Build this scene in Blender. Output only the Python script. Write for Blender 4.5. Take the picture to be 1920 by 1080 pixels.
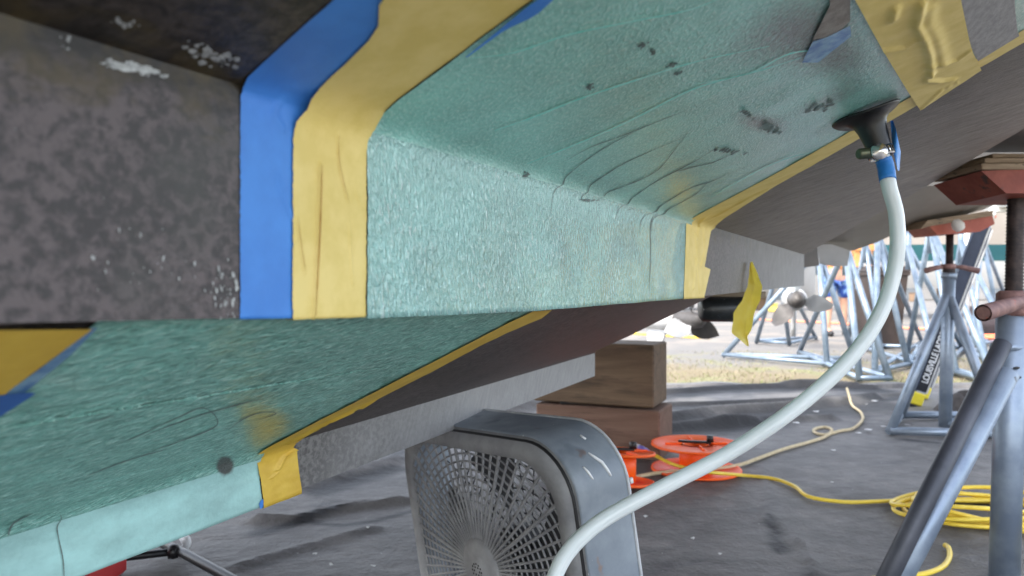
import bpy, math, random
from mathutils import Vector, Matrix, noise
random.seed(7)
C = bpy.context.scene.collection
for o in list(bpy.data.objects): bpy.data.objects.remove(o)
R = math.radians
# ------------------------------------------------------------------ camera, world, sun, exposure
CH = 0.75; FP = 1400.0
cam = bpy.data.cameras.new('camera'); co = bpy.data.objects.new('camera', cam); C.objects.link(co)
co.location = (0, 0, CH); co.rotation_euler = (R(90), 0, 0)
cam.sensor_width = 36; cam.lens = 36 * FP / 1920; cam.clip_start = 0.02; cam.clip_end = 2000
cam.dof.use_dof = True; cam.dof.focus_distance = 0.95; cam.dof.aperture_fstop = 8.0
bpy.context.scene.camera = co
w = bpy.data.worlds.new('World'); bpy.context.scene.world = w; w.use_nodes = True
wn = w.node_tree; sky = wn.nodes.new('ShaderNodeTexSky'); sky.sky_type = 'NISHITA'; sky.sun_disc = False
sky.sun_elevation = R(50); sky.sun_rotation = R(233); sky.dust_density = 2.0; sky.air_density = 1.0
hs = wn.nodes.new('ShaderNodeHueSaturation'); hs.inputs['Saturation'].default_value = .45; wn.links.new(sky.outputs[0], hs.inputs['Color']); wn.links.new(hs.outputs[0], wn.nodes['Background'].inputs[0]); wn.nodes['Background'].inputs[1].default_value = 0.15
sl = bpy.data.lights.new('sun', 'SUN'); sl.energy = 1.2; sl.angle = R(10); sl.color = (1, .95, .87)
so = bpy.data.objects.new('sun', sl); C.objects.link(so); so.location = (-8, -6, 12)
so.rotation_euler = Vector((.8 * math.cos(R(50)), .6 * math.cos(R(50)), -math.sin(R(50)))).to_track_quat('-Z', 'Y').to_euler()
vs = bpy.context.scene.view_settings; vs.view_transform = 'Standard'; vs.look = 'None'; vs.exposure = 2.35; vs.gamma = 1
bpy.context.scene.cycles.max_bounces = 8; bpy.context.scene.cycles.diffuse_bounces = 5
bpy.context.scene.cycles.sample_clamp_indirect = 8

# ------------------------------------------------------------------ geometry helpers
def ray(px, py): return ((px - 960) / FP, 1.0, -(py - 540) / FP)
def at(px, py, D):
    r = ray(px, py); return Vector((r[0] * D, D, CH + r[2] * D))
def gnd(px, py, z=0.0):
    r = ray(px, py); D = (z - CH) / r[2]; return Vector((r[0] * D, D, z))
def proj(p): return (960 + FP * p[0] / p[1], 540 - FP * (p[2] - CH) / p[1])
def sn(s, n, z): return Vector((.46 * s + .888 * n, .888 * s - .46 * n, z))

class MB:
    def __init__(s): s.v = []; s.f = []; s.m = []; s.uv = []; s.sm = []
    def face(s, idx, m=0, uv=None, sm=True):
        s.f.append(tuple(idx)); s.m.append(m); s.uv.append(uv); s.sm.append(sm)
    def grid(s, fn, nu, nv, m=0, uvf=None, sm=True):
        b = len(s.v); us = []
        for i in range(nu + 1):
            for j in range(nv + 1):
                s.v.append(Vector(fn(i / nu, j / nv))); us.append(uvf(i / nu, j / nv) if uvf else (i / nu, j / nv))
        k = lambda i, j: i * (nv + 1) + j
        for i in range(nu):
            for j in range(nv):
                q = [k(i, j), k(i + 1, j), k(i + 1, j + 1), k(i, j + 1)]
                s.face([b + x for x in q], m, [us[x] for x in q], sm)
        return s
    def box(s, c, sx, sy, sz, ax=None, m=0, bev=0.0):
        c = Vector(c); X, Y, Z = ax if ax else (Vector((1, 0, 0)), Vector((0, 1, 0)), Vector((0, 0, 1)))
        h = (sx / 2, sy / 2, sz / 2); b0 = bev
        # chamfered box: 24 verts
        V = {}
        for a in (-1, 1):
            for b in (-1, 1):
                for d in (-1, 1):
                    for k in range(3):
                        o = [a * h[0], b * h[1], d * h[2]]
                        for q in range(3):
                            if q != k: o[q] -= (a, b, d)[q] * b0
                        V[(a, b, d, k)] = len(s.v); s.v.append(c + X * o[0] + Y * o[1] + Z * o[2])
        def F(l): s.face(l, m, None, False)
        for k in range(3):
            for sg in (-1, 1):
                o = [q for q in range(3) if q != k]; l = []
                for (p, q) in ((-1, -1), (1, -1), (1, 1), (-1, 1)):
                    t = [0, 0, 0]; t[k] = sg; t[o[0]] = p; t[o[1]] = q; l.append(V[(t[0], t[1], t[2], k)])
                if (sg < 0) ^ (k == 1): l.reverse()
                F(l)
        if b0 > 0:
            for k in range(3):
                o = [q for q in range(3) if q != k]
                for p in (-1, 1):
                    for q in (-1, 1):
                        l = []
                        for sg, kk in ((-1, o[0]), (1, o[0]), (1, o[1]), (-1, o[1])):
                            t = [0, 0, 0]; t[k] = sg; t[o[0]] = p; t[o[1]] = q; l.append(V[(t[0], t[1], t[2], kk)])
                        F(l)
            for a in (-1, 1):
                for b in (-1, 1):
                    for d in (-1, 1): F([V[(a, b, d, k)] for k in range(3)])
        return s
    def tube(s, pts, r, seg=12, m=0, cap=True, flat=None):
        pts = [Vector(p) for p in pts]; n = len(pts)
        rr = [r] * n if not isinstance(r, (list, tuple)) else list(r)
        t0 = (pts[1] - pts[0]).normalized()
        up = Vector((0, 0, 1)) if abs(t0.z) < .9 else Vector((1, 0, 0))
        x = t0.cross(up).normalized(); b = len(s.v); L = 0
        Ls = []
        for i in range(n):
            t = (pts[min(i + 1, n - 1)] - pts[max(i - 1, 0)]).normalized()
            x = (x - t * x.dot(t)).normalized(); y = t.cross(x)
            if i: L += (pts[i] - pts[i - 1]).length
            Ls.append(L)
            for k in range(seg):
                a = 2 * math.pi * k / seg; s.v.append(pts[i] + (x * math.cos(a) + y * math.sin(a)) * rr[i])
        for i in range(n - 1):
            for k in range(seg):
                k2 = (k + 1) % seg
                s.face([b + i * seg + k, b + i * seg + k2, b + (i + 1) * seg + k2, b + (i + 1) * seg + k], m,
                       [(Ls[i], k / seg), (Ls[i], (k + 1) / seg), (Ls[i + 1], (k + 1) / seg), (Ls[i + 1], k / seg)])
        if cap:
            s.face([b + k for k in range(seg)][::-1], m, None, False); s.face([b + (n - 1) * seg + k for k in range(seg)], m, None, False)
        return s
    def lathe(s, prof, o, ax, seg=32, m=0, closed=False, wob=None):
        o = Vector(o); ax = Vector(ax).normalized()
        x = ax.cross(Vector((0, 0, 1)) if abs(ax.z) < .9 else Vector((1, 0, 0))).normalized(); y = ax.cross(x); b = len(s.v)
        for (r, h) in prof:
            for k in range(seg):
                a = 2 * math.pi * k / seg; q = wob(a, r, h) if wob else (r, h)
                s.v.append(o + (x * math.cos(a) + y * math.sin(a)) * q[0] + ax * q[1])
        n = len(prof)
        for i in range(n if closed else n - 1):
            i2 = (i + 1) % n
            for k in range(seg):
                k2 = (k + 1) % seg
                s.face([b + i * seg + k, b + i * seg + k2, b + i2 * seg + k2, b + i2 * seg + k], m)
        return s
    def loft(s, loops, m=0, closed=True, caps=True, sm=True):
        b = len(s.v); n = len(loops[0])
        for l in loops: s.v += [Vector(p) for p in l]
        for i in range(len(loops) - 1):
            for k in range(n if closed else n - 1):
                k2 = (k + 1) % n
                s.face([b + i * n + k, b + i * n + k2, b + (i + 1) * n + k2, b + (i + 1) * n + k], m, None, sm)
        if caps:
            s.face([b + k for k in range(n)][::-1], m, None, False); s.face([b + (len(loops) - 1) * n + k for k in range(n)], m, None, False)
        return s
    def build(s, name, mats, root=None, **kw):
        me = bpy.data.meshes.new(name); loc = root['_loc'] if root else (0, 0, 0); loc = Vector(loc)
        me.from_pydata([tuple(p - loc) for p in s.v], [], s.f)
        if not isinstance(mats, (list, tuple)): mats = [mats]
        for x in mats: me.materials.append(x)
        uvl = me.uv_layers.new(name='UVMap'); li = 0
        for p, mi, uv, sm in zip(me.polygons, s.m, s.uv, s.sm):
            p.material_index = mi; p.use_smooth = sm
            for k in range(p.loop_total):
                if uv: uvl.data[p.loop_start + k].uv = uv[k]
        me.validate(clean_customdata=False); me.update()
        o = bpy.data.objects.new(name, me); C.objects.link(o)
        if root:
            rr = root
            o.parent = rr
            if rr.type == 'MESH': pass
        o['_loc'] = tuple(loc)
        return o

def thing(name, label, cat, loc=(0, 0, 0), group=None):
    o = bpy.data.objects.new(name, None); C.objects.link(o); o.location = loc; o['_loc'] = tuple(loc)
    o.empty_display_size = .1
    o['label'] = label; o['category'] = cat
    if group: o['group'] = group
    return o
def tag(o, label, cat, group=None, kind=None):
    o['label'] = label; o['category'] = cat
    if group: o['group'] = group
    if kind: o['kind'] = kind
    return o
def solo(mb, name, mats, label, cat, base, group=None):      # a thing that is one mesh, origin at its base
    f = {'_loc': tuple(base)}
    o = mb.build(name, mats, None)
    for v in o.data.vertices: v.co -= Vector(base)
    o.location = base; o['_loc'] = tuple(base)
    return tag(o, label, cat, group)

def catmull(pts, k=8):
    P = [Vector(p) for p in pts]; out = []
    for i in range(len(P) - 1):
        p0, p1, p2, p3 = P[max(i - 1, 0)], P[i], P[i + 1], P[min(i + 2, len(P) - 1)]
        for j in range(k):
            t = j / k; out.append(.5 * ((2 * p1) + (p2 - p0) * t + (2 * p0 - 5 * p1 + 4 * p2 - p3) * t * t + (3 * p1 - p0 - 3 * p2 + p3) * t ** 3))
    out.append(P[-1]); return out
def interp(xs, ys, x):
    if x <= xs[0]: return ys[0] + (ys[1] - ys[0]) / (xs[1] - xs[0]) * (x - xs[0]) * 0
    for i in range(len(xs) - 1):
        if x <= xs[i + 1]: return ys[i] + (ys[i + 1] - ys[i]) * (x - xs[i]) / (xs[i + 1] - xs[i])
    return ys[-1]

# ------------------------------------------------------------------ materials
def nt(name):
    m = bpy.data.materials.new(name); m.use_nodes = True; t = m.node_tree; b = t.nodes['Principled BSDF']; return m, t, b
def N(t, typ, **kw):
    n = t.nodes.new(typ)
    for k, v in kw.items():
        if k.startswith('_'): setattr(n, k[1:], v)
        else: n.inputs[k.replace('__', ' ')].default_value = v
    return n
def rgb(c): return (c[0], c[1], c[2], 1)
def coords(t, kind, scale=(1, 1, 1), rot=0):
    tc = N(t, 'ShaderNodeTexCoord'); mp = N(t, 'ShaderNodeMapping'); mp.inputs['Scale'].default_value = scale
    src = tc.outputs[kind]
    if rot:
        m0 = N(t, 'ShaderNodeMapping'); m0.inputs['Rotation'].default_value = (0, 0, rot); t.links.new(src, m0.inputs[0]); src = m0.outputs[0]
    t.links.new(src, mp.inputs[0]); return mp.outputs[0]
def noise_n(t, vec, scale, detail=4, rough=.55, dist=0):
    n = N(t, 'ShaderNodeTexNoise'); n.inputs['Scale'].default_value = scale; n.inputs['Detail'].default_value = detail
    n.inputs['Roughness'].default_value = rough; n.inputs['Distortion'].default_value = dist; t.links.new(vec, n.inputs['Vector']); return n.outputs['Fac']
def ramp(t, fac, a, b):
    r = N(t, 'ShaderNodeMapRange'); r.inputs['From Min'].default_value = a; r.inputs['From Max'].default_value = b
    t.links.new(fac, r.inputs['Value']); return r.outputs[0]
def mixc(t, fac, a, b):
    x = N(t, 'ShaderNodeMix', _data_type='RGBA')
    if isinstance(fac, (int, float)): x.inputs['Factor'].default_value = fac
    else: t.links.new(fac, x.inputs['Factor'])
    for k, c in ((6, a), (7, b)):
        if isinstance(c, tuple): x.inputs[k].default_value = rgb(c)
        else: t.links.new(c, x.inputs[k])
    return x.outputs[2]
def math_n(t, op, a, b):
    x = N(t, 'ShaderNodeMath', _operation=op)
    for k, c in ((0, a), (1, b)):
        if isinstance(c, (int, float)): x.inputs[k].default_value = c
        else: t.links.new(c, x.inputs[k])
    return x.outputs[0]
def bump(t, b, h, strength, dist):
    x = N(t, 'ShaderNodeBump'); x.inputs['Strength'].default_value = strength; x.inputs['Distance'].default_value = dist
    t.links.new(h, x.inputs['Height']); t.links.new(x.outputs[0], b.inputs['Normal'])
def mat(name, c1, c2=None, scale=8, rough=.6, metal=0, bs=0, bscale=60, bdist=.002, spots=None, kind='Object', stretch=(1, 1, 1), lo=.4, hi=.62, rv=0.0, coat=0, alpha=None, rot=0):
    m, t, b = nt(name); v = coords(t, kind, stretch, rot); b.inputs['Metallic'].default_value = metal; b.inputs['Roughness'].default_value = rough
    if c2 is not None:
        f = ramp(t, noise_n(t, v, scale, 7, .62), lo, hi); col = mixc(t, f, c1, c2)
        if rv:
            r = N(t, 'ShaderNodeMapRange'); r.inputs['To Min'].default_value = rough - rv; r.inputs['To Max'].default_value = rough + rv; t.links.new(f, r.inputs['Value']); t.links.new(r.outputs[0], b.inputs['Roughness'])
    else:
        col = mixc(t, 0.0, c1, c1)
    for (c, sc, th, wd) in (spots or []):
        f = ramp(t, noise_n(t, v, sc, 3, .6), th, th + wd); col = mixc(t, f, col, c)
    t.links.new(col, b.inputs['Base Color'])
    if bs: bump(t, b, noise_n(t, v, bscale, 5, .6), bs, bdist)
    if coat: b.inputs['Coat Weight'].default_value = coat; b.inputs['Coat Roughness'].default_value = .2
    return m

# worn antifouling paint: mottled, scuffed
def paint(name, c1, c2, c3, chips=.66, s1=14, s2=60, gloss=.5, streak=(1, 1, 1), chipc=(.5, .55, .55)):
    m, t, b = nt(name); v = coords(t, 'UV', streak); v0 = coords(t, 'UV', (1, 1, 1))
    a = ramp(t, noise_n(t, v, s1, 8, .65, .6), .38, .62); col = mixc(t, a, c1, c2)
    d = ramp(t, noise_n(t, v, s2, 6, .7, 1.0), .5, .62); d2 = math_n(t, 'MULTIPLY', d, ramp(t, noise_n(t, v0, 7, 3), .4, .6)); col = mixc(t, d2, col, c3)
    ch = ramp(t, noise_n(t, v0, 190, 3, .6), .7, .74); cz = ramp(t, noise_n(t, v0, 9, 3), chips - .06, chips + .02); col = mixc(t, math_n(t, 'MULTIPLY', ch, cz), col, chipc)
    t.links.new(col, b.inputs['Base Color']); b.inputs['Roughness'].default_value = gloss
    bump(t, b, noise_n(t, v0, 130, 6, .65), .35, .003); return m
M_hull_top = paint('antifouling_dark', (.030, .025, .023), (.065, .055, .050), (.016, .013, .011), .62)
M_face1 = paint('antifouling_strake', (.070, .062, .068), (.12, .105, .115), (.035, .034, .038), .60, 22, 85)
M_hull_mid = paint('antifouling_grey', (.085, .074, .068), (.13, .118, .108), (.05, .042, .038), .9, 5, 30, .5, (.5, 7, 1))
M_hull_low = paint('antifouling_brown', (.075, .058, .056), (.125, .10, .096), (.04, .032, .03), .9, 5, 30, .5, (.5, 6, 1))
M_face2 = paint('antifouling_pale', (.12, .115, .115), (.21, .205, .205), (.075, .07, .066), .56, 9, 50, .5, (1, 1, 1))
M_side = paint('topside_grey', (.22, .20, .18), (.28, .26, .235), (.18, .165, .15), .9, 3, 20, .45)

# wet fibreglass patch: colour layer attributes r = bare grey/dark, g = yellow stain, b = pale
def patch_mat(name, base, pale, amp, rough, st, ang, coarse, dark=(.09, .10, .095), wet=.35, bd=.0022, civ=1.5, groove=.35, fleck=0):
    m, t, b = nt(name); v = coords(t, 'UV', st, ang); v0 = coords(t, 'UV')
    at_ = N(t, 'ShaderNodeAttribute', _attribute_name='stain'); sp = N(t, 'ShaderNodeSeparateColor'); t.links.new(at_.outputs['Color'], sp.inputs[0])
    base2 = tuple(x * .72 for x in base)
    col = mixc(t, ramp(t, noise_n(t, v0, 12, 6, .6), .35, .65), base2, base)
    g = noise_n(t, v, coarse, 3, .6, .4)
    col = mixc(t, math_n(t, 'MULTIPLY', ramp(t, g, .5, .66), amp), col, pale); col = mixc(t, math_n(t, 'MULTIPLY', ramp(t, g, .47, .36), groove), col, tuple(x * .35 for x in base))
    if fleck: col = mixc(t, math_n(t, 'MULTIPLY', math_n(t, 'MULTIPLY', ramp(t, g, .57, .63), ramp(t, noise_n(t, v0, 9, 4), .42, .6)), fleck), col, (.66, .86, .85))  # pale flecks painted in for glints on the wet strake resin
    col = mixc(t, math_n(t, 'MULTIPLY', sp.outputs[2], .75), col, pale)
    rg = ramp(t, math_n(t, 'ADD', sp.outputs[0], math_n(t, 'MULTIPLY', noise_n(t, v, coarse * .8, 3), .5)), .55, .95)
    col = mixc(t, rg, col, dark)
    yg = ramp(t, math_n(t, 'ADD', sp.outputs[1], math_n(t, 'MULTIPLY', noise_n(t, v, coarse, 3), .9)), .75, 1.35)
    col = mixc(t, yg, col, (.55, .46, .10))
    t.links.new(col, b.inputs['Base Color']); b.inputs['Roughness'].default_value = rough
    b.inputs['Coat Weight'].default_value = wet; b.inputs['Coat Roughness'].default_value = .10 if civ < 2 else .05; b.inputs['Coat IOR'].default_value = civ
    h = math_n(t, 'ADD', math_n(t, 'POWER', g, 1.5), math_n(t, 'MULTIPLY', noise_n(t, v0, 70, 3), .25))
    bump(t, b, h, .8, bd); t.links.new(b.inputs['Normal'].links[0].from_socket, b.inputs['Coat Normal']); return m
M_patch_up = patch_mat('fibreglass_overhead', (.28, .66, .585), (.55, .80, .75), .5, .28, (1.0, 1.5, 1), .5, 210, (.15, .16, .155), wet=.8, bd=.0015, groove=.2)
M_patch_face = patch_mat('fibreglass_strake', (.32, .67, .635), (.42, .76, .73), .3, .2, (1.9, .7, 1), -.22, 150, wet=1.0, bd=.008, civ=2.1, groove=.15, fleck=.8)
M_patch_low = patch_mat('fibreglass_lower', (.23, .56, .485), (.48, .76, .69), .85, .35, (1.0, 3.6, 1), -.5, 105, bd=.007, groove=.75)
M_patch_low_face = patch_mat('fibreglass_lower_strake', (.40, .68, .66), (.48, .74, .72), .12, .4, (1.5, .6, 1), 0, 90, bd=.0006, groove=.05)
M_pen = mat('pen_line', (.11, .15, .145), (.18, .26, .25), 60, .6)
M_seam = mat('resin_seam', (.22, .82, .72), (.45, .92, .85), 120, .2, coat=.6)
M_yel = mat('masking_yellow', (.74, .575, .17), (.82, .65, .23), 30, .55, bs=.25, bscale=500, bdist=.0006)
M_yeld = mat('masking_yellow_old', (.62, .40, .05), (.70, .48, .07), 25, .5, bs=.2, bscale=300, bdist=.0006)
M_blue = mat('masking_blue', (.05, .22, .66), (.06, .26, .74), 25, .55, bs=.25, bscale=500, bdist=.0006)
M_bluew = mat('masking_blue_under_resin', (.05, .16, .42), (.22, .42, .60), 60, .25, coat=.5)
M_grey_tape = mat('grey_cloth_tape', (.25, .25, .26), (.36, .36, .37), 160, .5, stretch=(.3, 1, 1), bs=.4, bscale=400, bdist=.0008, kind='UV')
M_crease = mat('tape_crease', (.42, .20, .03), (.5, .28, .04), 30, .6)
M_bare = mat('bare_laminate', (.20, .18, .165), (.30, .28, .26), 60, .6, bs=.4, bscale=300, bdist=.001)

# ------------------------------------------------------------------ the boat on stands (surfaces measured in s along, n outboard)
N1, N2, NW = -.34, -.73, .014
ZB1S = [.18, .313, .431, .705, 1.31, 1.45, 3.225]; ZB1Z = [.735, .7323, .7307, .7288, .734, .734, .7586]
zt1 = lambda s: .866 + .006 * s
zb1 = lambda s: interp(ZB1S, ZB1Z, s)
zt2 = lambda s: .5195 + .0287 * s
zb2 = lambda s: .4475 + .034 * s
P1z = lambda s, n: zt1(s) + .356 * (n - N1)
def P2z(s, n):
    na = N1 - NW; f = (n - N2) / (na - N2); return zt2(s) + (zb1(s) - zt2(s)) * f
class Surf:
    def __init__(k, n0, zt, zb, P): k.n0, k.zt, k.zb, k.P = n0, zt, zb, P
    def inv(k, px, py):                       # a traced point -> (s, u)
        r = ray(px, py); nn = .888 * r[0] - .46; ss = .46 * r[0] + .888
        D = k.n0 / nn
        if D > 0:
            s = ss * D; z = CH + r[2] * D
            if z <= k.zt(s): return (s, -(k.zt(s) - z) / (k.zt(s) - k.zb(s)))
        lo, hi = .05, (D if D > 0 else 12)
        f = lambda D: CH + r[2] * D - k.P(ss * D, nn * D)
        if f(hi) < 0: D = hi
        for _ in range(60):
            mid = (lo + hi) / 2
            if f(mid) > 0: hi = mid
            else: lo = mid
        D = hi; return (ss * D, nn * D - k.n0)
    def pt(k, s, u, off=0.0, r=0.0):
        zt, zb = k.zt(s), k.zb(s); H = zt - zb
        e = .01; m = (k.P(s, k.n0 + .06) - k.P(s, k.n0 + .05)) / .01; q = math.sqrt(1 + m * m)
        pn = (m / q, -1 / q)
        if u < -1:
            a = (-1 - u) * NW; return sn(s, k.n0 + off - a * (1 + off / NW), zb - off)
        d = u * H if u < 0 else u * q
        if r > 0 and abs(d) < r:
            t = (d + r) / (2 * r); A = (k.n0, zt - r); B = (k.n0 + r / q, zt + m * r / q); Cc = (k.n0, zt)
            n = (1 - t) ** 2 * A[0] + 2 * t * (1 - t) * Cc[0] + t * t * B[0]; z = (1 - t) ** 2 * A[1] + 2 * t * (1 - t) * Cc[1] + t * t * B[1]
            nx = (1 - t) + t * pn[0]; nz = t * pn[1]; l = math.hypot(nx, nz); return sn(s, n + nx / l * off, z + nz / l * off)
        if u < 0: return sn(s, k.n0 + off, zt + u * H)
        return sn(s, k.n0 + u + pn[0] * off, k.P(s, k.n0 + u) + pn[1] * off)
S1 = Surf(N1, zt1, zb1, P1z); S2 = Surf(N2, zt2, zb2, P2z)
def edge_fn(S, pts):                          # traced edge polyline -> s as a function of u
    q = sorted([(S.inv(*p)[1], S.inv(*p)[0]) for p in pts]); us = [a for a, b in q]; ss = [b for a, b in q]
    sd_ = pts[0][0] * .37
    def f(u):
        return f0(u) + .0007 * noise.noise(Vector((u * 60, sd_, 0))) + .0004 * noise.noise(Vector((u * 190, sd_, 4)))
    def f0(u):
        if u <= us[0]: return ss[0]
        if u >= us[-1]:
            return ss[-1]
        return interp(us, ss, u)
    return f
def sheet(mb, S, le, re, u0, u1, off, r, nu, nv, m=0, disp=None, us=None):
    def P(i, j):
        u = us(j) if us else u0 + (u1 - u0) * j; s = le(u) + (re(u) - le(u)) * i; o = off
        if disp: o += disp(s, u)
        return S.pt(s, u, o, r)
    def UV(i, j):
        u = us(j) if us else u0 + (u1 - u0) * j; s = le(u) + (re(u) - le(u)) * i; return (s, u * .14 if u < 0 else u)
    return mb.grid(P, nu, nv, m, UV)
boat = thing('boat', 'dark hull of a motor boat propped overhead, patched in teal fibreglass edged with tape', 'boat', (.3, 1.0, 0))
e1 = [(1.86, .23), (2.397, .032), (3.225, N1)]
def chine(s):
    if s < 1.86: return min(.32, .23 + (1.86 - s) * .5)
    return interp([a for a, b in e1], [b for a, b in e1], s)
SA = -1.4
ss = [SA + (1.7 - SA) * i / 30 for i in range(31)] + [1.7 + (3.225 - 1.7) * i / 30 for i in range(1, 31)]
def sv(i): 
    x = i * (len(ss) - 1); k = min(int(x), len(ss) - 2); return ss[k] + (ss[k + 1] - ss[k]) * (x - k)
def hullpaint(mb, f_dark):
    pass
# bottom panel outboard of the upper strake
M_h1 = None
def blend_paint(name, A, B, a, b, crease=False):            # paint that wears from dark to grey along the hull (uv.x = metres along)
    m, t, bs = nt(name); v0 = coords(t, 'UV'); sx = N(t, 'ShaderNodeSeparateXYZ'); t.links.new(v0, sx.inputs[0])
    f = ramp(t, math_n(t, 'ADD', sx.outputs[0], math_n(t, 'MULTIPLY', noise_n(t, v0, 4, 4), .5)), a + .25, b + .25)
    v1 = coords(t, 'UV', (4.5, .7, 1), .45); v2 = coords(t, 'UV', (1, 1, 1))
    st = ramp(t, noise_n(t, v1, 26, 8, .65), .36, .66); mo = ramp(t, math_n(t, 'ADD', math_n(t, 'MULTIPLY', noise_n(t, v2, 125, 6, .62, .3), .72), math_n(t, 'MULTIPLY', noise_n(t, v2, 14, 3), .25)), .43, .56)
    ca = mixc(t, mo, A[0], A[1]); cb = mixc(t, st, B[0], B[1])
    fleck = ramp(t, noise_n(t, v2, 210, 3, .6), .7, .73); zone = ramp(t, noise_n(t, v2, 8, 3), .56, .62)
    ca = mixc(t, math_n(t, 'MULTIPLY', fleck, zone), ca, (.4, .42, .42))
    gr = ramp(t, noise_n(t, v2, 10, 5), .52, .68); ca = mixc(t, math_n(t, 'MULTIPLY', gr, .6), ca, A[2])
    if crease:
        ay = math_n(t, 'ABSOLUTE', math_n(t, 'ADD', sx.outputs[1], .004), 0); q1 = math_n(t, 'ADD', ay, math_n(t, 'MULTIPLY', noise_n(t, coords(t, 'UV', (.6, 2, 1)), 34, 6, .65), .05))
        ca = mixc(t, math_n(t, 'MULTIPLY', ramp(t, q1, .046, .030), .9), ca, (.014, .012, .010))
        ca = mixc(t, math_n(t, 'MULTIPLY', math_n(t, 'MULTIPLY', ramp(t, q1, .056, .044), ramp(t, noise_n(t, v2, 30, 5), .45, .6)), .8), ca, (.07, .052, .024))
    t.links.new(mixc(t, f, ca, cb), bs.inputs['Base Color']); bs.inputs['Roughness'].default_value = .5
    bump(t, bs, noise_n(t, v2, 120, 6, .65), .35, .003); return m
M_h1 = blend_paint('hull_bottom_paint', ((.022, .018, .016), (.065, .053, .048), (.045, .036, .020)), ((.18, .155, .14), (.43, .39, .365)), .9, 2.0, True)
M_f1 = blend_paint('strake_paint', ((.036, .031, .033), (.112, .090, .094), (.055, .055, .052)), ((.13, .125, .125), (.26, .255, .255)), 1.4, 2.6, True)
M_h2 = blend_paint('lower_bottom_paint', ((.045, .036, .034), (.11, .09, .088), (.08, .065, .06)), ((.11, .078, .074), (.20, .15, .146)), .9, 1.8)
M_f2 = blend_paint('lower_strake_paint', ((.060, .055, .055), (.16, .155, .15), (.10, .095, .085)), ((.26, .26, .265), (.33, .33, .335)), .75, 1.2)
mb = MB(); mb.grid(lambda i, j: sn(sv(i), N1 + (chine(sv(i)) - N1) * j, P1z(sv(i), N1 + (chine(sv(i)) - N1) * j)), 90, 24, 0, lambda i, j: (sv(i), (chine(sv(i)) - N1) * j))
mb.build('bottom_panel', M_h1, boat)
# topsides and deck close the hull above
mb = MB(); TOP = 1.95
mb.grid(lambda i, j: sn(sv(i), chine(sv(i)) + .16 * j, P1z(sv(i), chine(sv(i))) + (TOP - 1.05) * j), 60, 6, 0, lambda i, j: (sv(i), j))
mb.grid(lambda i, j: sn(sv(i), (chine(sv(i)) + .16) * (1 - j) - 1.5 * j, P1z(sv(i), chine(sv(i))) + TOP - 1.05), 60, 2)
mb.grid(lambda i, j: sn(SA + (3.5 - SA) * i, -2.85 + 1.1 * max(0, i - .6) / .4, .95 + 1.0 * j), 30, 3)  # unseen far side, set wide so the hull shades the ground
mb.grid(lambda i, j: sn(SA + (3.5 - SA) * i, -2.85 + 1.1 * max(0, i - .6) / .4 + 2.9 * j, 1.95), 30, 3)
mb.build('topside', M_side, boat)
# upper strake
mb = MB(); se = 3.225
S_ = lambda i: SA + (se - SA) * i
mb.grid(lambda i, j: sn(S_(i), N1, zt1(S_(i)) + (zb1(S_(i)) - zt1(S_(i))) * j), 90, 6, 0, lambda i, j: (S_(i), -.14 * j))
mb.grid(lambda i, j: sn(S_(i), N1 - NW * j, zb1(S_(i))), 90, 1, 0, lambda i, j: (S_(i), -.14 - NW * j))
mb.grid(lambda i, j: sn(se, N1 - .06 * i, zt1(se) + (zb1(se) - zt1(se)) * j), 2, 2, 0, lambda i, j: (se + .06 * i, -.14 * j))
def spot(mb, S, cx, cy, rx, ry, ang, off, m, r=0, k=14, jag=.25):
    c = S.inv(cx, cy); b = len(mb.v); mb.v.append(S.pt(c[0], c[1], off, r))
    for i in range(k):
        a = 2 * math.pi * i / k; q = 1 + jag * (random.random() - .5) * 2; x, y = rx * math.cos(a) * q, ry * math.sin(a) * q; g = R(ang)
        p = S.inv(cx + x * math.cos(g) - y * math.sin(g), cy + x * math.sin(g) + y * math.cos(g)); mb.v.append(S.pt(p[0], p[1], off, r))
    for i in range(k): mb.face([b, b + 1 + i, b + 1 + (i + 1) % k], m)

# patches of worn paint with pale chips where the strake meets the hull, near left
M_chip = mat('pale_chips', (.26, .27, .27), (.50, .52, .52), 300, .6)
random.seed(5)
def chips(c0, c1, n, sp, sz, el=(1, 1.2)):
    for _ in range(n):
        t = random.random(); x = c0[0] + (c1[0] - c0[0]) * t + random.gauss(0, sp[0]); y = c0[1] + (c1[1] - c0[1]) * t + random.gauss(0, sp[1])
        if x > 444: continue
        k = random.random() ** 2 + .25; spot(mb, S1, x, y, sz * k * el[0], sz * k * el[1], random.uniform(-20, 20), .0005 + .0001 * random.random(), 1, 0, 8, .35)
chips((350, 88), (475, 128), 60, (6, 7), 5, (1.6, 1)); chips((200, 115), (300, 138), 60, (6, 4), 5, (2.6, .9)); chips((420, 520), (435, 570), 60, (22, 26), 3.4, (.7, 1.5)); chips((150, 460), (400, 490), 30, (60, 40), 3, (.7, 1.6)); chips((215, 40), (265, 45), 10, (10, 6), 5); chips((120, 75), (130, 90), 8, (6, 6), 4)
mb.build('strake', [M_f1, M_chip], boat)
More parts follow.
